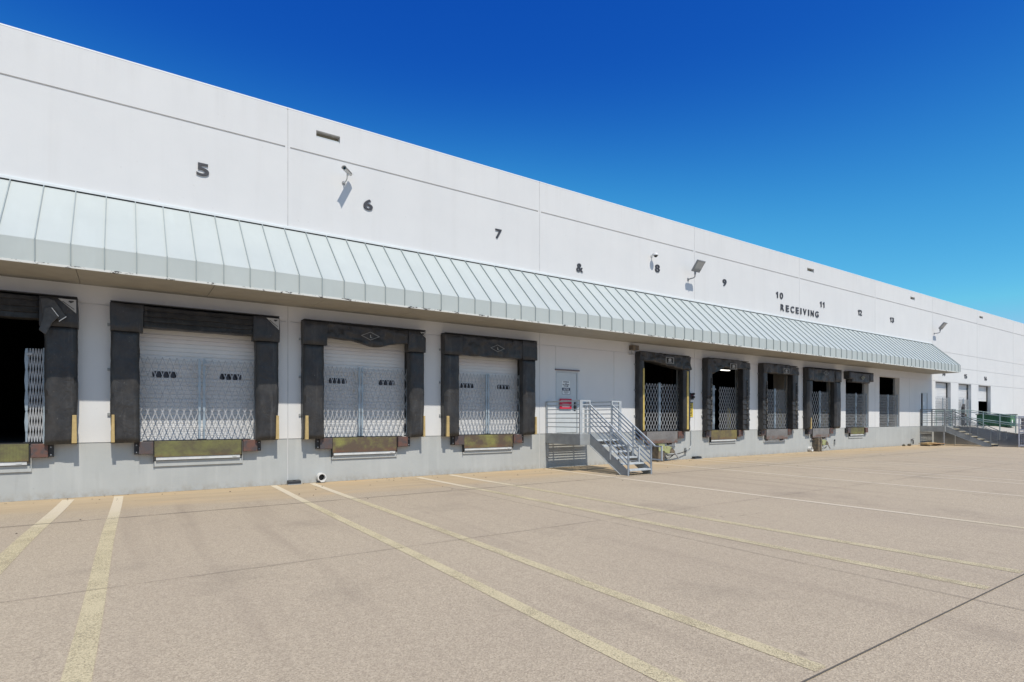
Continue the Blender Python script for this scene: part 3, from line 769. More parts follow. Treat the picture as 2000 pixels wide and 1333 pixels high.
GATES = {  # leaves (x0, x1, diamond width, height), posts
    '4': ([(-1.66, -1.385, .046, .40)], [-1.675], 1.98), '5': ([(.33, 1.50, .146, .43), (1.66, 2.78, .146, .43)], [1.53, 1.63], 1.93), '6': ([(4.50, 5.46, .120, .43), (5.60, 6.95, .150, .43)], [5.49, 5.575], 1.93),
    '7': ([(8.72, 9.66, .128, .43), (9.80, 11.02, .128, .43)], [9.69, 9.77], 1.93), '8': ([(16.78, 17.86, .165, .31), (17.98, 19.27, .165, .31)], [17.89, 17.95], 1.90), '9': ([(21.83, 23.40, .165, .31)], [21.38, 21.46], 1.90),
    '10': ([(25.3, 26.12, .165, .31), (26.26, 27.48, .135, .31)], [26.16, 26.22], 1.90), '11': ([(29.4, 30.32, .20, .36), (30.48, 31.6, .13, .31)], [30.36, 30.43], 1.90), '12': ([(33.1, 34.26, .15, .31), (34.38, 35.62, .15, .31)], [34.29, 34.35], 1.88),
    '13': ([(37.1, 38.28, .13, .31), (38.40, 39.66, .13, .31)], [38.31, 38.37], 1.92), '14': ([(45.3, 46.7, .16, .31), (46.8, 47.8, .10, .31)], [46.74], 1.92), '15': ([(49.35, 50.4, .12, .31), (50.55, 51.65, .12, .31)], [50.44, 50.51], 1.88)}
LABEL_GATE = {'4': 'folded back scissor gate bunched at the left edge doorway', '5': 'closed scissor gate across the white door under number 5', '6': 'closed scissor gate across the white door under number 6', '7': 'closed scissor gate across the white door under number 7',
              '8': 'scissor gate across the dark doorway between two yellow strips', '9': 'scissor gate with an open gap beside its post, under number 9', '10': 'scissor gate before a beige column in the doorway under number 10', '11': 'scissor gate half bunched up in the doorway under number 11',
              '12': 'scissor gate in the doorway without side pads under number 12', '13': 'scissor gate in the bare opening under number 13', '14': 'scissor gate behind the far stair platform, under number 14', '15': 'scissor gate behind the far stair handrail, under number 15'}
for n, (leaves, posts, H) in GATES.items():
    c = posts[0]
    s = thing('scissor_gate', LABEL_GATE[n], 'gate', (c, 0.10, FLOOR_Z), 'scissor gates across the dock doors')
    for (x0, x1, a, b) in leaves:
        mb = MB(); Hn = (int(H / b) + .5) * b if H / b - int(H / b) > .3 else int(H / b) * b
        lattice(mb, x0 - c, x1 - c, a, b * H / Hn, .03, H, 0.0)
        mb.build('lattice', GALV, s)
    for p in posts:
        mb = MB(); mb.box(p - c - .016, p - c + .016, -.022, .018, .01, H + .02)
        for q in range(4):
            z = .25 + q * .44
            mb.prism([(p - c - .018, z), (p - c + .018, z), (p - c + .032, z + .2), (p - c + .018, z + .4), (p - c - .018, z + .4), (p - c - .032, z + .2)], -.030, -.0225)
        pp = mb.build('gate_post', GATEPOST, s)
        mb = MB(); mb.box(p - c - .05, p - c + .05, -.035, .03, -.003, .035); mb.build('foot', DARKST, pp)
    mb = MB(); mb.box(posts[-1] - c + .0, posts[-1] - c + .09, -.05, -.031, H - .12, H - .07); mb.build('latch', GALV, s)
    x = leaves[-1][1]
    mb = MB(); mb.box(x - c - .02, x - c + .025, -.02, .03, .0, H + .05); mb.build('hinge_post', GATEPOST, s)

# yellow posts inside some of the open doors
for n, x in (('9', 23.6), ('10', 27.9), ('11', 32.3), ('12', 36.6)):
    g = thing('guard_post', {'9': 'yellow guard post seen through the gate under number 9', '10': 'yellow guard post seen through the gate under number 10', '11': 'yellow guard post seen through the gate under number 11', '12': 'yellow guard post seen through the gate under number 12'}[n], 'bollard', (x - .1, .75, FLOOR_Z), 'yellow posts inside the doorways')
    mb = MB(); mb.tube([(0, 0, 0), (0, 0, .95)], .085, 14); mb.tube([(0, 0, .95), (0, 0, 1.0), (0, 0, 1.02)], [.085, .06, .01], 14, caps=False); mb.build('post_shell', GUARDY, g, smooth=40)
    mb = MB(); mb.box(-.14, .14, -.14, .14, 0, .015); mb.build('base_plate', STEELD, g)

# ------------------------------------------------------------------ lettering on the wall
def text_mesh(name, txt, w, h, ext, mat, parent=None, bold=.02, spacing=1.0, centre=(0, 0, 0), spin=0.0):
    cu = bpy.data.curves.new(name, 'FONT'); cu.body = txt; cu.size = 1.0; cu.extrude = .05; cu.offset = bold; cu.space_character = spacing
    cu.align_x = 'CENTER'; cu.align_y = 'CENTER'
    t = bpy.data.objects.new(name, cu); COL.objects.link(t)
    dg = bpy.context.evaluated_depsgraph_get()
    me = bpy.data.meshes.new_from_object(t.evaluated_get(dg))
    bpy.data.objects.remove(t)
    vs = me.vertices
    xs = [v.co.x for v in vs]; ys = [v.co.y for v in vs]; zs = [v.co.z for v in vs]
    cx, cy, sx, sy, sz = (min(xs) + max(xs)) / 2, (min(ys) + max(ys)) / 2, max(xs) - min(xs), max(ys) - min(ys), max(zs) - min(zs)
    for v in vs:
        X, Z, Y = (v.co.x - cx) / sx * w, (v.co.y - cy) / sy * h, -(v.co.z - min(zs)) / sz * ext
        if spin: X, Z = X * math.cos(spin) - Z * math.sin(spin), X * math.sin(spin) + Z * math.cos(spin)
        v.co = (X + centre[0], Y + centre[1], Z + centre[2])
    me.materials.clear(); me.materials.append(mat)
    import bmesh
    b = bmesh.new(); b.from_mesh(me); bmesh.ops.recalc_face_normals(b, faces=b.faces); b.to_mesh(me); b.free()
    me.name = name
    o = bpy.data.objects.new(name, me); link(o, parent)
    return o

NUMS = [('5', 1.59, 7.72, .27), ('6', 5.71, 7.745, .27), ('7', 10.10, 7.725, .25), ('&', 13.58, 7.14, .31), ('8', 17.69, 7.73, .27), ('9', 22.07, 7.745, .27), ('10', 26.44, 7.71, .58), ('11', 30.46, 7.71, .44),
        ('12', 34.60, 7.72, .45), ('13', 38.66, 7.70, .50), ('14', 46.6, 4.77, .50), ('15', 50.6, 4.755, .50), ('16', 54.67, 4.75, .52)]
NUM_LABEL = {'&': 'dark raised ampersand on the white wall above the personnel door'}
for t, x, z, w in NUMS:
    if len(t) == 2:
        o = thing('wall_number', 'dark raised number ' + t + (' on the white wall above the canopy' if z > 5 else ' on the white wall over a far door beyond the canopy'), 'number', (x, -.002, z), 'door numbers on the wall')
        w1 = .145; w2 = .155 if t == '11' else .27
        for dgt, dx, dw in ((t[0], -w / 2 + w1 / 2, w1), (t[1], w / 2 - w2 / 2, w2)):
            if dgt == '1':
                mb = MB(); mb.prism([(dx + a, b) for a, b in ((.068, -.15), (.068, .15), (.008, .15), (-.025, .115), (-.085, .095), (-.085, .045), (-.008, .045), (-.008, -.15))], -.028, 0); mb.build('digit', LETTER, o)
            else: text_mesh('digit', dgt, dw, .30, .028, LETTER, o, .014, 1, (dx, 0, 0))
        continue
    o = text_mesh('wall_number' if t != '&' else 'wall_ampersand', t, w, .30, .028, LETTER, None, .014, 1.10)
    o.location = (x, -.002, z)
    tag(o, NUM_LABEL.get(t, 'dark raised number ' + t + (' on the white wall above the canopy' if z > 5 else ' on the white wall over a far door beyond the canopy')), 'number' if t != '&' else 'lettering', 'door numbers on the wall' if t != '&' else None)
rec = thing('receiving_lettering', 'dark raised capital letters spelling RECEIVING above the canopy', 'lettering', (28.30, -.002, 7.14))
xs = -1.775; word = 'RECEIVING'; ws = {'R': .30, 'E': .27, 'C': .31, 'I': .10, 'V': .31, 'N': .29, 'G': .32}
gap = (3.55 - sum(ws[c] for c in word)) / 8
for c in word:
    text_mesh('letter', c, ws[c], .31, .03, LETTER, rec, .016, 1, (xs + ws[c] / 2, 0, 0)); xs += ws[c] + gap

# ------------------------------------------------------------------ signs at the personnel door
def sign(name, label, x0, x1, z0, z1, face, y):
    s = thing(name, label, 'sign', ((x0 + x1) / 2, y, z0), 'signs on the personnel door')
    w, h = (x1 - x0) / 2, z1 - z0
    mb = MB(); mb.box(-w, w, -.006, 0, 0, h); mb.build('sign_board', face, s)
    return s, w, h
s, w, h = sign('direction_sign', 'small white shipping and receiving sign with a black arrow, topmost on the grey door', 12.80, 13.16, 2.815, 3.045, SIGNW, .034)
text_mesh('lettering', 'SHIPPING', .27, .045, .003, LETTERK, s, .02, 1, (0, -.0062, .19)); text_mesh('lettering', 'AND', .07, .03, .003, LETTERK, s, .0, 1, (0, -.0062, .145)); text_mesh('lettering', 'RECEIVING', .30, .045, .003, LETTERK, s, .02, 1, (0, -.0062, .10))
mb = MB(); mb.prism([(-.11, .033), (.05, .033), (.05, .018), (.12, .045), (.05, .072), (.05, .057), (-.11, .057)], -.0095, -.0062); mb.build('arrow', LETTERK, s)
s, w, h = sign('notice_sign', 'navy headed NOTICE sign below the white arrow sign on the door', 12.80, 13.17, 2.565, 2.795, SIGNW, .034)
mb = MB(); mb.box(-w, w, -.009, -.0062, .135, h); mb.box(-w, -w + .012, -.009, -.0062, 0, .134); mb.box(w - .012, w, -.009, -.0062, 0, .134); mb.box(-w + .012, w - .012, -.009, -.0062, 0, .01); mb.build('blue_border', SIGNB, s)
text_mesh('lettering', 'NOTICE', .25, .06, .003, LETTERW, s, .02, 1, (0, -.0095, .182))
mb = MB()
for q, ww in enumerate((.13, .11, .12, .07)): mb.box(-ww, ww, -.008, -.0062, .112 - q * .026, .122 - q * .026)
mb.build('small_print', LETTERK, s)
s, w, h = sign('red_sign', 'red sign with white lines of writing behind the stair railing', 12.665, 13.205, 2.05, 2.41, SIGNR, -.004)
mb = MB()
for q in range(9): mb.box(-.215 + q * .048, -.215 + q * .048 + .034, -.0072, -.0062, .268, .312)
for q in range(8): mb.box(-.15 + q * .038, -.15 + q * .038 + .024, -.0072, -.0062, .155, .182)
mb.box(-.17, .18, -.0072, -.0062, .06, .10); mb.build('worn_writing', M('faded_pink_white_ink', (0.66, 0.46, 0.47), 0.6), s)

# ------------------------------------------------------------------ cameras, flood lamps
c = thing('security_camera', 'white bullet security camera on a bent arm above number 6', 'security camera', (5.02, 0, 8.20))
mb = MB(); mb.tube([(0, -.002, 0), (0, -.02, 0)], .05, 14); mb.build('wall_plate', LAMPG, c)
mb = MB(); mb.tube([(0, -.02, 0), (.005, -.10, -.005), (.02, -.19, .02), (.02, -.25, .09), (.01, -.29, .14)], .018, 10); mb.tube([(.01, -.30, .10), (.01, -.30, .16)], .03, 10); mb.build('bent_arm', CAMW, c, smooth=50)
cd = Vector((-.65, -.76, -.02)).normalized(); cc = Vector((0, -.33, .205))
mb = MB(); mb.tube([cc - cd * .22, cc - cd * .21, cc + cd * .18, cc + cd * .20], [.035, .048, .048, .044], 14); hs = mb.build('camera_housing', CAMW, c, smooth=40)
mb = MB(); mb.tube([cc + cd * .201, cc + cd * .208], .036, 14); mb.build('lens', GLASS, hs)
up = Vector((0, 0, 1)); sdv = cd.cross(up).normalized()
mb = MB(); n_ = 8
for i in range(n_):
    t0, t1 = math.pi * i / n_, math.pi * (i + 1) / n_
    q = []
    for t in (t0, t1):
        for L in (-.25, .25):
            for rr in (.068, .062): q.append(cc + sdv * (math.cos(t) * rr * 1.15) + up * (math.sin(t) * rr - .005) + cd * L)
    mb.add(q, [(0, 4, 6, 2), (1, 3, 7, 5), (0, 2, 3, 1), (4, 5, 7, 6), (0, 1, 5, 4), (2, 6, 7, 3)])
mb.build('sun_shield', CAMW, c, smooth=50)

d = thing('dome_camera', 'small white dome camera on a short arm beside number 8', 'security camera', (17.36, 0, 8.17))
mb = MB(); mb.tube([(0, -.002, 0), (0, -.02, 0)], .055, 12); mb.build('wall_plate', CAMW, d)
mb = MB(); mb.tube([(0, -.02, 0), (0, -.06, .05), (.0, -.15, .08), (.0, -.22, .07)], .022, 10); mb.build('bent_arm', CAMW, d, smooth=50)
mb = MB(); mb.tube([(0, -.22, .08), (0, -.22, .05), (0, -.22, -.01), (0, -.22, -.03)], [.03, .085, .11, .108], 18); mb.build('camera_cap', CAMW, d, smooth=50)
mb = MB(); mb.tube([(0, -.22, -.031), (0, -.22, -.06), (0, -.22, -.09), (0, -.22, -.105)], [.078, .07, .045, .01], 16); mb.build('dome', GLASS, d, smooth=60)

def flood(label, x, z):
    f = thing('flood_lamp', label, 'flood lamp', (x, 0, z), 'flood lamps on the wall')
    mb = MB(); mb.box(-.05, .05, -.03, -.002, -.05, .05); mb.build('wall_plate', LAMPG, f, bevel=.005)
    mb = MB(); mb.tube([(0, -.03, 0), (.02, -.26, .01), (.03, -.33, .05), (.03, -.34, .22)], .024, 10); mb.tube([(.03, -.34, .14), (.03, -.34, .26)], .042, 10); mb.build('bent_arm', LAMPG, f, smooth=50)
    # a flat shoebox tilted so its glass looks down and outwards
    o = Vector((.04, -.52, .44)); u = Vector((0, -.62, .78)).normalized(); r = Vector((1, 0, 0)); nn = Vector((0, -u.z, u.y)).normalized()   # nn: out of the glass
    def slab(mb, w, lo, hi, d0, d1, wt=None):
        wt = wt or w
        q = [o + r * sx * ww + u * hh + nn * dd for dd, ww in ((d0, w), (d1, wt)) for sx, hh in ((-1, lo), (1, lo), (1, hi), (-1, hi))]
        mb.add(q, [(0, 3, 2, 1), (4, 5, 6, 7), (0, 1, 5, 4), (1, 2, 6, 5), (2, 3, 7, 6), (3, 0, 4, 7)])
    mb = MB(); slab(mb, .19, -.24, .22, -.10, -.055, .25); slab(mb, .25, -.26, .25, -.054, .0); b_ = mb.build('lamp_housing', LAMPG, f, bevel=.01)
    mb = MB(); slab(mb, .20, -.10, .20, .001, .006); mb.build('lamp_glass', LENS, b_)
    mb = MB(); slab(mb, .24, .205, .235, .001, .012); slab(mb, .24, -.135, -.105, .001, .012); mb.build('glass_rim', STEELD, b_)
flood('grey flood lamp on a bent arm at the panel joint between numbers 8 and 9', 19.59, 7.55)
flood('grey flood lamp on a bent arm above the far end of the canopy', 44.98, 7.40)

# ------------------------------------------------------------------ drain outlets, bait boxes, small wall fittings
def nozzle(label, x):
    s = thing('drain_outlet', label, 'drain outlet', (x, 0, .14), 'drain outlets at the wall base')
    mb = MB(); n = 20; ro, ri = .115, .088; L = .16
    ring_ = lambda rr, y: [(rr * math.cos(2 * math.pi * k / n), y, rr * math.sin(2 * math.pi * k / n)) for k in range(n)]
    vs = ring_(ro, -.003) + ring_(ro, -L) + ring_(ri, -L) + ring_(ri, .1)
    fs = []
    for a in range(3):
        for k in range(n): fs.append((a*n+k, a*n+(k+1) % n, (a+1)*n+(k+1) % n, (a+1)*n+k))
    mb.add(vs, fs); mb.build('spout', PVC, s, smooth=40)
    mb = MB(); mb.add(ring_(ri * .98, -.03), [tuple(range(n))]); mb.build('dark_bore', DARKST, s, fix=False)
    mb = MB(); mb.prism([(-.085, -.06), (-.04, -.125), (.045, -.125), (.10, -.03), (.05, -.06), (0, -.088)][::-1], -L - .05, -L + .05); mb.build('lower_lip', PVC, s, bevel=.006)
    mb = MB(); mb.tube([(0, -.003, 0), (0, -.012, 0)], .135, 22); mb.build('flange', GREY, s)
nozzle('white round drain outlet beside the bait box below the door of number 6', 4.39)
nozzle('white round drain outlet below the door of number 11', 29.13)
for lab, x, w in (('black bait box on the ground under the joint between numbers 5 and 6', 3.68, .16), ('black bait box on the ground right of the grey conduit under number 8', 20.02, .22)):
    s = thing('bait_box', lab, 'bait box', (x, -.11, 0), 'bait boxes along the wall')
    mb = MB(); mb.prism_x([(-.10, 0), (-.08, .10), (.07, .11), (.09, 0)], -w, w); mb.build('box_body', BLACKP, s, bevel=.012)
    mb = MB(); mb.box(-w - .01, w + .01, -.115, .10, 0, .018); mb.build('base_rim', STEELD, s)
    mb = MB(); mb.box(-.03, .03, -.06, -.02, .108, .116); mb.build('lid_lock', DARKST, s)

s = thing('hose_bib', 'dark hose tap low on the grey wall left of the far staircase', 'tap', (41.38, 0, .34))
mb = MB(); mb.tube([(0, -.002, 0), (0, -.10, 0), (0, -.12, -.04), (0, -.12, -.26)], .035, 10); mb.build('tap_body', DARKST, s, smooth=50)
mb = MB(); mb.tube([(.05, -.10, .08), (.05, -.10, .09)], .06, 10); mb.tube([(0, -.10, .02), (.05, -.10, .085)], .012, 6); mb.build('tap_handle', DARKST, s)
s = thing('outlet_box', 'small grey pull box on the grey wall right of the restraint under number 11', 'electrical box', (31.72, 0, .30))
mb = MB(); mb.box(-.05, .05, -.07, -.002, 0, .18); mb.build('box_body', STEELD, s, bevel=.006)
mb = MB(); mb.tube([(0, -.035, .18), (0, -.035, .27)], .03, 8); mb.build('cable_gland', DARKST, s)
s = thing('signal_lamp', 'black signal lamp with a red lens between the seals of numbers 8 and 9', 'signal lamp', (19.72, 0, 2.50))
mb = MB(); mb.box(-.10, .10, -.12, -.002, 0, .27); mb.build('lamp_case', DARKST, s, bevel=.01)
mb = MB(); mb.tube([(0, -.121, .19), (0, -.135, .19)], .06, 12); mb.build('red_lens', REDL, s)
mb = MB()
for z in (.06, .19): mb.tube([(.03, -.125, z + .05), (.03, -.20, z + .035)], .05, 8)
mb.build('visor', DARKST, s)
s = thing('caution_sign', 'yellow CAUTION sign with upright black lettering below the red signal lamp', 'sign', (19.77, -.012, 1.77))
mb = MB(); mb.box(-.13, .13, -.006, 0, 0, .62); mb.build('sign_board', SIGNY, s)
text_mesh('lettering', 'CAUTION', .52, .13, .003, LETTERK, s, .02, 1, (0, -.0065, .30), math.pi / 2)
mb = MB(); mb.box(-.13, .13, -.009, -.0065, .585, .62); mb.build('black_band', LETTERK, s)
s = thing('wall_bracket', 'rusty grey steel bracket at the top left corner of the seal under number 8', 'bracket', (16.20, 0, 4.28))
mb = MB(); mb.box(-.10, .22, -.22, -.002, .06, .24); mb.build('bracket_box', BROWNST, s, bevel=.01)
mb = MB(); mb.bar((-.10, -.10, .06), (-.05, -.14, -.12), .04, .04); mb.bar((-.16, -.05, -.10), (.05, -.14, -.10), .03, .03); mb.build('strut', STEELD, s)

# conduit from the pad of door 8 down to the restraint
s = thing('conduit', 'grey conduit dropping from the seal of number 8 to a small box', 'conduit', (19.74, 0, .30))
mb = MB(); mb.tube([(0, -.05, .92), (0, -.05, .30), (-.02, -.05, .24), (-.12, -.06, .16)], .018, 8); mb.build('pipe_run', STEEL, s, smooth=50)
mb = MB(); mb.box(-.40, -.28, -.09, -.002, -.02, .12); mb.tube([(-.36, -.05, .12), (-.36, -.05, .19)], .04, 8); mb.build('junction_box', STEELD, s, bevel=.006)
s = thing('cable', 'dark hose sagging between the restraint hook and the small grey box', 'cable', (17.85, -.10, .15))
pts = []
for i in range(17):
    t = i / 16; x = 1.52 * t
    pts.append((x, -.05 + .03 * t, .12 + .10 * t - .42 * t * (1 - t) * .75))
mb = MB(); mb.tube(pts, .018, 7); mb.build('cable_run', DARKST, s, smooth=60)

def restraint(label, x, top, grey=False):
    s = thing('vehicle_restraint', label, 'vehicle restraint', (x, 0, 0), 'vehicle restraints below the dock doors')
    each('guide_rail', BROWNST, s, [(-.17, -.04, -.34, -.051, 0, top), (.04, .17, -.34, -.051, 0, top)], .006); each('back_plate', BROWNST, s, [(-.17, .17, -.05, -.004, 0, top + .02)])
    if grey: each('top_cover', YGREEN, s, [(-.175, .175, -.36, -.341, .42, top + .01), (-.175, .175, -.34, -.045, top + .021, top + .035)])
    mb = MB(); mb.box(-.039, .039, -.25, -.06, .02, top - .05); mb.build('track_core', DARKST, s)
    mb = MB(); mb.prism([(.18, .36), (.44, .30), (.74, .37), (.62, .55), (.45, .60), (.18, .58)], -.36, -.20); h_ = mb.build('hook_housing', YGREEN, s, bevel=.01)
    mb = MB(); mb.prism([(.46, .33), (.70, .31), (.76, .38), (.60, .54), (.52, .50)], -.385, -.361); mb.build('rusty_cheek', BROWNST, h_)
    mb = MB(); mb.box(.18, .44, -.30, -.19, .30, .45); mb.build('motor_box', TEAL, s, bevel=.01)
    mb = MB(); mb.bar((.66, -.34, .46), (.98, -.36, .13), .05, .05); mb.build('lever_arm', GALV, s)
    mb = MB(); mb.tube([(.22, -.25, .22), (.38, -.25, .12), (.58, -.25, .12), (.78, -.26, .22)], .014, 7); mb.tube([(.40, -.24, .34), (.46, -.24, .22), (.62, -.25, .19), (.80, -.26, .24)], .011, 7); mb.build('hose', DARKST, s, smooth=60)
    return s
restraint('yellow green vehicle restraint behind the near stair handrail below number 8', 17.56, .66, True)
restraint('rusty vehicle restraint with a tan hook and silver lever below number 11', 29.62, .70)

# ------------------------------------------------------------------ steel stairs
def stairs(label, x0, pw, pd, sx0, sx1, nr, run, mrail, mskirt, steps_mat):
    """platform against the wall (x0 .. x0+pw, pd deep) with a flight going straight out from it"""
    s = thing('steel_staircase', label, 'staircase', (x0, 0, 0), 'steel staircases up to the dock')
    H = 1.20; rise = H / nr; ye = -pd - run
    mb = MB()
    y = -.03
    while y > -pd + .04:
        mb.box(.03, pw - .03, y - .028, y, H - .012, H); y -= .056
    for x in (.30, pw - .62): mb.box(x, x + .05, -pd + .03, -.03, H - .12, H - .014)
    for y in (-.30, -.60): mb.box(.03, pw - .03, y - .10, y, H - .022, H - .0135)
    mb.build('grating_deck', STEELD, s)
    mb = MB(); mb.box(0, .02, -pd, -.004, H - .34, H + .01); mb.box(pw - .02, pw, -pd, -.004, H - .34, H + .01); mb.box(.021, pw - .021, -pd, -pd + .02, H - .34, H + .01)
    mb.build('skirt_channel', mskirt, s, bevel=.003)
    each('leg', mskirt, s, [(x - .035, x + .035, -pd + .03, -pd + .10, 0, H - .04) if x > 1 or pd < 1.5 else (x - .03, x + .03, -.10, -.03, .4, H - .04) for x in (.05, pw - .05)])
    levels = (1.08, .955, .81, .665, .52, .375, .23)
    def rail(pts_a, pts_b, name='guard_rail', parent=s):
        mb = MB()
        a, b = Vector(pts_a), Vector(pts_b)
        for L in levels:
            t = .042 if L > 1 else .028
            mb.bar(a + Vector((0, 0, H + L)), b + Vector((0, 0, H + L)), t, t)
        for p in (a, b): mb.box(p.x - .024, p.x + .024, p.y - .024, p.y + .024, H - .02, H + 1.10)
        return mb.build(name, mrail, parent)
    rail((.03, -.04, 0), (.03, -pd + .03, 0))
    rail((.085, -pd + .03, 0), (sx0, -pd + .03, 0))
    rail((sx1, -pd + .03, 0), (pw - .085, -pd + .03, 0))
    rail((pw - .03, -.04, 0), (pw - .03, -pd + .03, 0))
    for x in (sx0, sx1):
        st = Vector((x, -pd - .001, H)); en = Vector((x, ye, .0)); dv = (en - st)
        mb = MB()
        mb.prism_x([(-pd - .002, H + .02), (-pd - .002, H - .34), (ye + .30, 0.005), (ye - .02, 0.005), (ye - .02, .14)], x - .006, x + .006)
        sn = -1 if x == sx0 else 1
        for zo in (.0,):
            mb.bar((x + sn * .02, -pd - .004, H - .345), (x + sn * .02, ye + .31, 0.012), .045, .012, (0, 0, 1))
        mb.build('stringer', mskirt, s)
        mb = MB(); slope = -H / run
        for k, L in enumerate((.93, .80, .66, .52, .38, .24)):
            t = .040 if k == 0 else .027
            p = Vector((x, -pd, H + L + .02)); q = Vector((x, ye, L + .02 + .03))
            mb.bar(p, q, t, t, (1, 0, 0))
        for y, b0 in ((-pd - run * .55, .5), (ye, 1.0)):
            zt = H + slope * (-(y + pd)) + .95
            mb.box(x - .022, x + .022, y - .022, y + .022, max(0.0, zt - .95 - .1), zt + .02)
        # end loop of the handrail
        q = Vector((x, ye, .98)); e1 = Vector((x, ye - .16, .98 + slope * .16 * 1.0)); e2 = Vector((x, ye - .42, e1.z))
        mb.bar(q, e1, .04, .04, (1, 0, 0)); mb.bar(e1, e2, .038, .038, (1, 0, 0)); mb.box(x - .019, x + .019, e2.y - .02, e2.y + .02, .44, e2.z + .019); mb.bar((x, ye, .46), (x, e2.y, .46), .034, .034, (1, 0, 0))
        mb.build('handrail', mrail, s)
    for k in range(1, nr):
        z = H - k * rise; y = -pd - run * (k - 1) / (nr - 1)
        mb = MB(); mb.box(sx0 + .012, sx1 - .012, y - run / (nr - 1) - .01, y - .015, z - .045, z); mb.build('tread', steps_mat, s, bevel=.004)
    return s
stairs('grey steel staircase with horizontal rails at the personnel door, nearest of the two', 12.03, 1.85, 1.81, .43, 1.42, 7, 1.68, STEEL, STEELD, TREAD)
stairs('grey steel staircase with earth coloured treads beyond the end of the canopy', 42.72, 1.85, 1.36, .16, 1.40, 8, 2.25, M('dull_grey_rail_paint', (0.25, 0.265, 0.27), 0.5, var=0.2), STEELD, M('dusty_tread_steel', (0.44, 0.40, 0.30), 0.7, col2=(0.28, 0.25, 0.19), scale=9))

# ------------------------------------------------------------------ ramp, rail, dumpster, cages at the far right
rp = thing('concrete_ramp', 'grey concrete ramp wall with a pale sloping top beyond the far staircase', 'ramp', (44.95, 0, 0))
mb = MB(); prof = [(-.004, 0), (-.004, 1.13), (-1.9, 1.13), (-8.9, 0.01), (-8.9, 0)]
mb.prism_x(prof, 0, .25); mb.build('retaining_wall', CONC, rp)
mb = MB(); mb.prism_x([(-.004, 1.131), (-1.9, 1.131), (-8.9, .011), (-8.9, .04), (-1.9, 1.185), (-.004, 1.185)], -.03, .28); mb.build('kerb_cap', CONCL, rp)
mb = MB(); mb.prism_x([(-.004, 0), (-.004, 1.16), (-1.9, 1.16), (-8.9, .02), (-8.9, 0)], .2505, 16); mb.build('ramp_slab', CONCL, rp)
rl = thing('ramp_railing', 'pale green pipe railing along the top of the concrete ramp', 'railing', (45.05, 0, 1.17))
def rz(y): return 0 if y > -1.9 else (y + 1.9) * .160
mb = MB()
for L in (1.06, .945, .58, .47):
    mb = MB(); mb.tube([(0, -.05, L), (0, -1.9, L), (0, -7.9, L + rz(-7.9))], .026, 8); mb.build('rail_pipe', RAILG, rl, smooth=50)
for y in (-.1, -.95, -1.8, -2.63, -3.46, -4.22, -5.1, -6.0, -7.0, -7.9):
    mb = MB(); mb.tube([(0, y, rz(y)), (0, y, rz(y) + 1.08)], .032, 8); mb.build('rail_post', RAILG, rl, smooth=50)
dm = thing('dumpster', 'dark green metal dumpster behind the pale green ramp railing', 'dumpster', (50.0, -2.68, 1.06))
mb = MB()
mb.box(0, 1.35, 0, 1.85, .08, .88); mb.build('bin_body', DUMPG, dm, bevel=.01)
mb = MB()
for k in range(7): mb.box(-.03, -.002, .12 + k * .27, .17 + k * .27, .10, .86)
mb.build('side_rib', DUMPG, dm)
mb = MB(); mb.box(-.05, 1.40, -.05, 1.9, .881, .94); mb.build('lid', M('dark_lid_plastic', (0.03, 0.055, 0.045), 0.5), dm, bevel=.01)
mb = MB(); mb.box(.1, .9, -.012, -.002, .45, .86); mb.build('sunlit_panel', DUMPL, dm)  # brighter green paints the sunlight onto the front face
mb = MB(); mb.box(.30, .50, -.02, -.0125, .30, .55); mb.build('white_sticker', SIGNW, dm)
mb = MB(); mb.box(.2, 1.1, .2, 1.6, .0, .079); mb.build('base_skid', DARKST, dm)
def cage(label, z):
    s = thing('steel_cage', label, 'pallet cage', (43.62, -5.75, z), 'steel cages stacked at the right edge')
    w, d_, h = 1.05, 1.05, .92
    mb = MB()
    for x in (0, w - .06):
        for y in (0, d_ - .06): mb.box(x, x + .06, y, y + .06, 0, h)
    for z0 in (.06, h - .10):
        mb.box(.061, w - .061, 0, .05, z0, z0 + .09); mb.box(.061, w - .061, d_ - .05, d_, z0, z0 + .09); mb.box(0, .05, .061, d_ - .061, z0, z0 + .09); mb.box(w - .05, w, .061, d_ - .061, z0, z0 + .09)
    mb.build('cage_frame', CAGEW, s, bevel=.004)
    mb = MB()
    for k in range(1, 10):
        t = .06 + k * .093
        mb.box(.015, .021, t, t + .008, .151, h - .101); mb.box(w - .021, w - .015, t, t + .008, .151, h - .101); mb.box(t, t + .008, .015, .021, .151, h - .101)
        zz = .15 + k * .066; mb.box(.0215, .0255, .061, d_ - .061, zz, zz + .006); mb.box(.061, w - .061, .0215, .0255, zz, zz + .006)
    mb.build('wire_mesh', CAGEW, s)
    each('grey_load', MESHG, s, [(.08 + .012 * k, w - .08 - .02 * k, .08 + .01 * k, d_ - .09, .155 + k * .22, .155 + k * .22 + .205) for k in range(3)], .01)
cage('white framed steel cage of grey load on the ground, lower of the stack at right', 0.0)
cage('white framed steel cage of grey load, upper of the stack at right', .925)

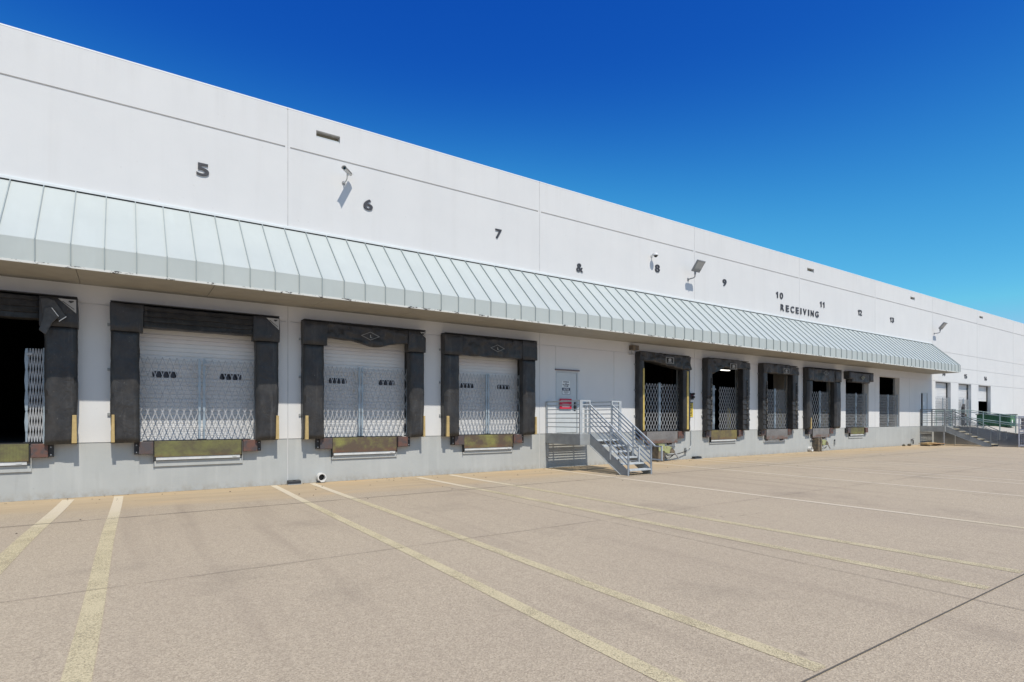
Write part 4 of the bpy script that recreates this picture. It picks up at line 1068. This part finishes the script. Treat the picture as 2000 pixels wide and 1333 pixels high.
# dark standing equipment behind the far stair rail
eq = thing('hand_truck', 'dark hand truck standing by the far stairs between doors 14 and 15', 'hand truck', (48.0, -.75, 1.19))
mb = MB(); mb.box(-.26, -.02, -.05, .12, .05, 1.22); mb.prism([(-.30, 1.221), (-.03, 1.221), (-.06, 1.48), (-.12, 1.5), (-.18, 1.36), (-.28, 1.33)], -.05, .10); mb.build('load_plate', M('dark_grey_canvas', (0.075, 0.072, 0.075), 0.8, var=0.3), eq, bevel=.02)
mb = MB(); mb.tube([(.22, .1, 0), (.22, .1, 1.32)], .03, 8)
for z in (.55, .8, .95, 1.12, 1.28): mb.tube([(.22, .1, z - .045), (.22, .1, z), (.22, .1, z + .045)], [.03, .075, .03], 8)
mb.build('upright', DARKST, eq, smooth=50)
mb = MB(); mb.tube([(-.02, -.02, .82), (.10, -.04, .72), (.22, -.04, .70), (.34, .0, .78)], [.03, .06, .06, .03], 8); mb.build('curved_brace', BROWNST, eq, smooth=50)
for x in (-.14, .22):
    mb = MB(); mb.tube([(x - .03, .05, .1), (x + .03, .05, .1)], .1, 14); mb.build('wheel', RUBBER, eq)

# boards and stones by the far stairs
b1 = thing('board_pile', 'tan boards lying on the ground beside the far stair leg', 'boards', (41.7, -.9, 0))
random.seed(3)
for k, (x0, x1, y0, y1, z0, mt, a) in enumerate(((-.95, 1.0, -.25, .15, .075, BOARD, .03), (-.2, 1.05, -.4, .25, .108, BOARDD, -.06), (-.9, .75, -.15, .3, .142, BOARD, .05))):
    mb = MB(); mb.box(x0, x1, y0, y1, 0, .03)
    o = mb.build('board', mt, b1, bevel=.003); o.location.z = z0; o.rotation_euler.z = a
each('batten', BROWNST, b1, [(x - .12, x + .12, -.3, .2, 0, .074) for x in (-.7, .7)])
for lab, x, y, r in (('dark stone by the wall base, left of two beside the tan boards', 39.6, -.28, .085), ('dark stone by the wall base, right of two beside the tan boards', 40.25, -.33, .10)):
    mb = MB(); n_, mm = 10, 6; vs = []; fs = []
    for j in range(mm + 1):
        for i in range(n_):
            t, p = 2 * math.pi * i / n_, math.pi * j / mm
            q = Vector((math.sin(p) * math.cos(t), math.sin(p) * math.sin(t), math.cos(p) * .75)) * r
            q *= 1 + .35 * noise.noise(q * 14 + Vector((x, 0, 0))); q.z += r * .6
            vs.append(q)
    for j in range(mm):
        for i in range(n_): fs.append((j*n_+i, j*n_+(i+1) % n_, (j+1)*n_+(i+1) % n_, (j+1)*n_+i))
    mb.add(vs, fs); o = mb.build('stone', STONE, None, smooth=60); o.location = (x, y, 0); tag(o, lab, 'stone', 'stones by the wall')

# ------------------------------------------------------------------ ground
mb = MB(); mb.quad((-400, -400, 0), (500, -400, 0), (500, 400, 0), (-400, 400, 0))
tag(mb.build('concrete_yard', GROUND, None, fix=False), 'tan exposed aggregate concrete yard in front of the docks', 'ground', kind='structure')

LINES = [  # x at the wall, x far out, width, y near, y far, wear
    (-.95, -1.30, .205, -.35, -9.0, .30, 'pale yellow bay line left of the pair near the photo\'s left edge'),
    (-.085, -.30, .17, -.32, -13.0, .28, 'broad yellow bay line running to the bottom left of the photo'),
    (3.165, 2.97, .15, -.10, -13.53, .27, 'worn yellow bay line starting left of the bait box under number 6'),
    (4.12, 3.97, .15, -.20, -13.53, .29, 'worn yellow bay line starting below the drain outlet of number 6'),
    (7.10, 7.24, .17, -.35, -13.52, 0.33, 'faint yellow bay line, left of the pair between doors 6 and 7'),
    (8.22, 8.30, .17, -.20, -13.52, 0.32, 'faint yellow bay line, right of the pair between doors 6 and 7'),
    (11.82, 11.66, .13, -.25, -13.2, 0.31, 'white bay line starting left of the near staircase'),
    (16.70, 16.35, .13, -.60, -13.2, 0.36, 'white bay line starting right of the near staircase foot'),
    (19.55, 19.4, .13, -.30, -13.2, .36, 'thin bay line starting at the bait box under number 8, left of its pair'),
    (20.55, 20.4, .13, -.30, -13.2, .37, 'thin bay line starting at the bait box under number 8, right of its pair'),
    (23.70, 23.5, .13, -.30, -13.2, .42, 'faint bay line, left of the pair between doors 9 and 10'),
    (24.60, 24.4, .13, -.30, -13.2, .42, 'faint bay line, right of the pair between doors 9 and 10'),
    (27.8, 27.6, .13, -.30, -13.2, .42, 'faint bay line, left of the pair between doors 10 and 11'),
    (28.7, 28.5, .13, -.30, -13.2, .42, 'faint bay line, right of the pair between doors 10 and 11'),
    (32.0, 31.8, .13, -.30, -13.2, .42, 'faint distant bay line between doors 11 and 12')]
LM = {}
for i, (xa, xb, w, y0, y1, wear, lab) in enumerate(LINES):
    if wear not in LM: LM[wear] = line_mat('worn_yellow_paint_%d' % int(wear * 100), wear, -3.0 if i < 6 else -12.0)
    mb = MB(); n_ = 24
    for k in range(n_):
        t0, t1 = k / n_, (k + 1) / n_
        xx = lambda t: xa + (xb - xa) * t + .012 * math.sin(t * 9 + i)
        mb.quad((xx(t0) - w/2, y0 + (y1 - y0) * t0, .004), (xx(t0) + w/2, y0 + (y1 - y0) * t0, .004), (xx(t1) + w/2, y0 + (y1 - y0) * t1, .004), (xx(t1) - w/2, y0 + (y1 - y0) * t1, .004))
    tag(mb.build('road_marking', LM[wear], None), lab, 'bay line', 'yellow bay lines on the yard', 'structure')
random.seed(11)
mb = MB()
for k in range(260):
    x = random.uniform(-3, 42); y = -abs(random.gauss(0, .5)) - .03 if k % 3 else random.uniform(-4.5, -.3); q = random.uniform(.008, .028); a = random.uniform(0, 6.28)
    vs = [(x + q * math.cos(a + t) * random.uniform(.6, 1.2), y + q * math.sin(a + t) * random.uniform(.6, 1.2), .001) for t in (0, 1.57, 3.14, 4.71)]
    mb.add(vs + [(x, y, q * random.uniform(.5, .9))], [(0, 1, 4), (1, 2, 4), (2, 3, 4), (3, 0, 4)])
tag(mb.build('gravel', M('brown_grit', (0.13, 0.10, 0.07), 0.9, var=0.5, scale=9), None), 'dark brown grit and leaf bits scattered along the wall base', 'grit', kind='stuff')
def crack(name, pts, w, mat_, lab, z=.008, jit=.0, n=60):
    mb = MB(); P_ = []
    for i in range(n + 1):
        t = i / n * (len(pts) - 1); k = min(int(t), len(pts) - 2); f = t - k
        P_.append((Vector(pts[k]) * (1 - f) + Vector(pts[k + 1]) * f + Vector((random.uniform(-jit, jit), random.uniform(-jit, jit)))))
    for i in range(n):
        a, b = P_[i], P_[i + 1]; d = (b - a).normalized(); nn = Vector((-d.y, d.x)) * w / 2
        mb.quad((a.x - nn.x, a.y - nn.y, z), (b.x - nn.x, b.y - nn.y, z), (b.x + nn.x, b.y + nn.y, z), (a.x + nn.x, a.y + nn.y, z))
    tag(mb.build(name, mat_, None), lab, 'slab joint', 'joints and cracks in the concrete', 'structure')
JA, JB, JC = joint_mat('dark_joint_filler', .60), joint_mat('thin_joint_filler', .60, (0.21, 0.17, 0.13)), joint_mat('hairline_crack', .46)
crack('slab_joint', [(-12, -3.62), (12, -3.62), (44, -3.66)], .022, JA, 'dark broken slab joint parallel to the wall, nearest to it', jit=.006, n=220)
crack('slab_joint', [(-12, -8.48), (20, -8.48), (60, -8.5)], .009, JB, 'thin slab joint parallel to the wall across the middle of the yard', jit=.005, n=200)
crack('slab_joint', [(-12, -13.56), (50, -13.58)], .013, joint_mat('clean_joint_filler', .72, (0.11, 0.095, 0.075)), 'dark slab joint slanting across the bottom right corner of the photo', n=80)
crack('slab_joint', [(6.66, -.3), (6.68, -30)], .008, JB, 'thin slab joint square to the wall, crossing the yard to the right edge', jit=.005, n=120)
crack('slab_joint', [(15.9, -3.6), (15.9, -20)], .014, JB, 'thin slab joint square to the wall beyond the near staircase', jit=.005, n=100)
crack('surface_crack', [(5.9, -5.2), (6.4, -5.5), (7.0, -5.45)], .012, JC, 'short dark crack between the two faint line pairs', jit=.02, n=24)
crack('surface_crack', [(8.6, -9.4), (9.2, -9.6), (9.7, -9.55)], .010, JC, 'short hairline crack in the middle right of the yard', jit=.02, n=24)

# ------------------------------------------------------------------ camera, sky, sun
cam = bpy.data.cameras.new('camera'); co = bpy.data.objects.new('camera', cam); COL.objects.link(co)
co.location = (0, -15.56, 1.7285); co.rotation_euler = (R(90), 0, R(-34.36))
cam.sensor_width = 36; cam.lens = 36 * 1111.5 / 2000; cam.shift_y = (816.8 - 666.5) / 2000
cam.clip_start = .1; cam.clip_end = 3000
scene.camera = co

EL, AZ = 58.0, 4.0                                   # sun behind the camera, a little to its left
w = bpy.data.worlds.new('World'); scene.world = w; w.use_nodes = True
nt = w.node_tree; bg = nt.nodes['Background']
sky = nt.nodes.new('ShaderNodeTexSky'); sky.sky_type = 'NISHITA'; sky.sun_disc = False
sky.sun_elevation = R(EL); sky.sun_rotation = R(180 + AZ); sky.air_density = 1.0; sky.dust_density = 0.3; sky.ozone_density = 2.5; sky.altitude = 200
# the photograph's polarised, deeply saturated blue: grade each channel of the sky
sp = nt.nodes.new('ShaderNodeSeparateColor'); cb = nt.nodes.new('ShaderNodeCombineColor')
nt.links.new(sky.outputs[0], sp.inputs[0])
tc = nt.nodes.new('ShaderNodeTexCoord'); dz = nt.nodes.new('ShaderNodeSeparateXYZ'); nt.links.new(tc.outputs['Generated'], dz.inputs[0])
side = math_(nt, 'MAXIMUM', 0.5, math_(nt, 'MINIMUM', 1.6, math_(nt, 'MULTIPLY_ADD', dz.outputs[0], -2.4, 2.8)))
band = math_(nt, 'MULTIPLY', math_(nt, 'MULTIPLY', side, smooth(nt, dz.outputs[2], .10, .30)), math_(nt, 'SUBTRACT', 1.0, smooth(nt, dz.outputs[2], .30, .54)))
for i, (k, g, top, lift) in enumerate(((.083, 3.0, 5.0, 1.1), (.405, 1.92, 6.2, .58), (1.97, .88, 9.0, .10))):
    v = math_(nt, 'MULTIPLY', math_(nt, 'POWER', sp.outputs[i], g), k)
    v = math_(nt, 'MINIMUM', math_(nt, 'MULTIPLY', v, math_(nt, 'MULTIPLY_ADD', band, lift, 1.0)), top)
    nt.links.new(v, cb.inputs[i])
nt.links.new(cb.outputs[0], bg.inputs[0]); bg.inputs[1].default_value = 0.09
sun = bpy.data.lights.new('sun', 'SUN'); sun.energy = 4.4; sun.angle = R(.53); sun.color = (1, .935, .83)
so = bpy.data.objects.new('sun', sun); COL.objects.link(so)
dirv = Vector((math.sin(R(AZ)) * math.cos(R(EL)), math.cos(R(AZ)) * math.cos(R(EL)), -math.sin(R(EL))))
so.rotation_euler = dirv.to_track_quat('-Z', 'Y').to_euler(); so.location = (0, -20, 30)

scene.view_settings.view_transform = 'Standard'; scene.view_settings.look = 'None'; scene.view_settings.exposure = 0; scene.view_settings.gamma = 1
scene.cycles.max_bounces = 8; scene.cycles.use_denoising = True
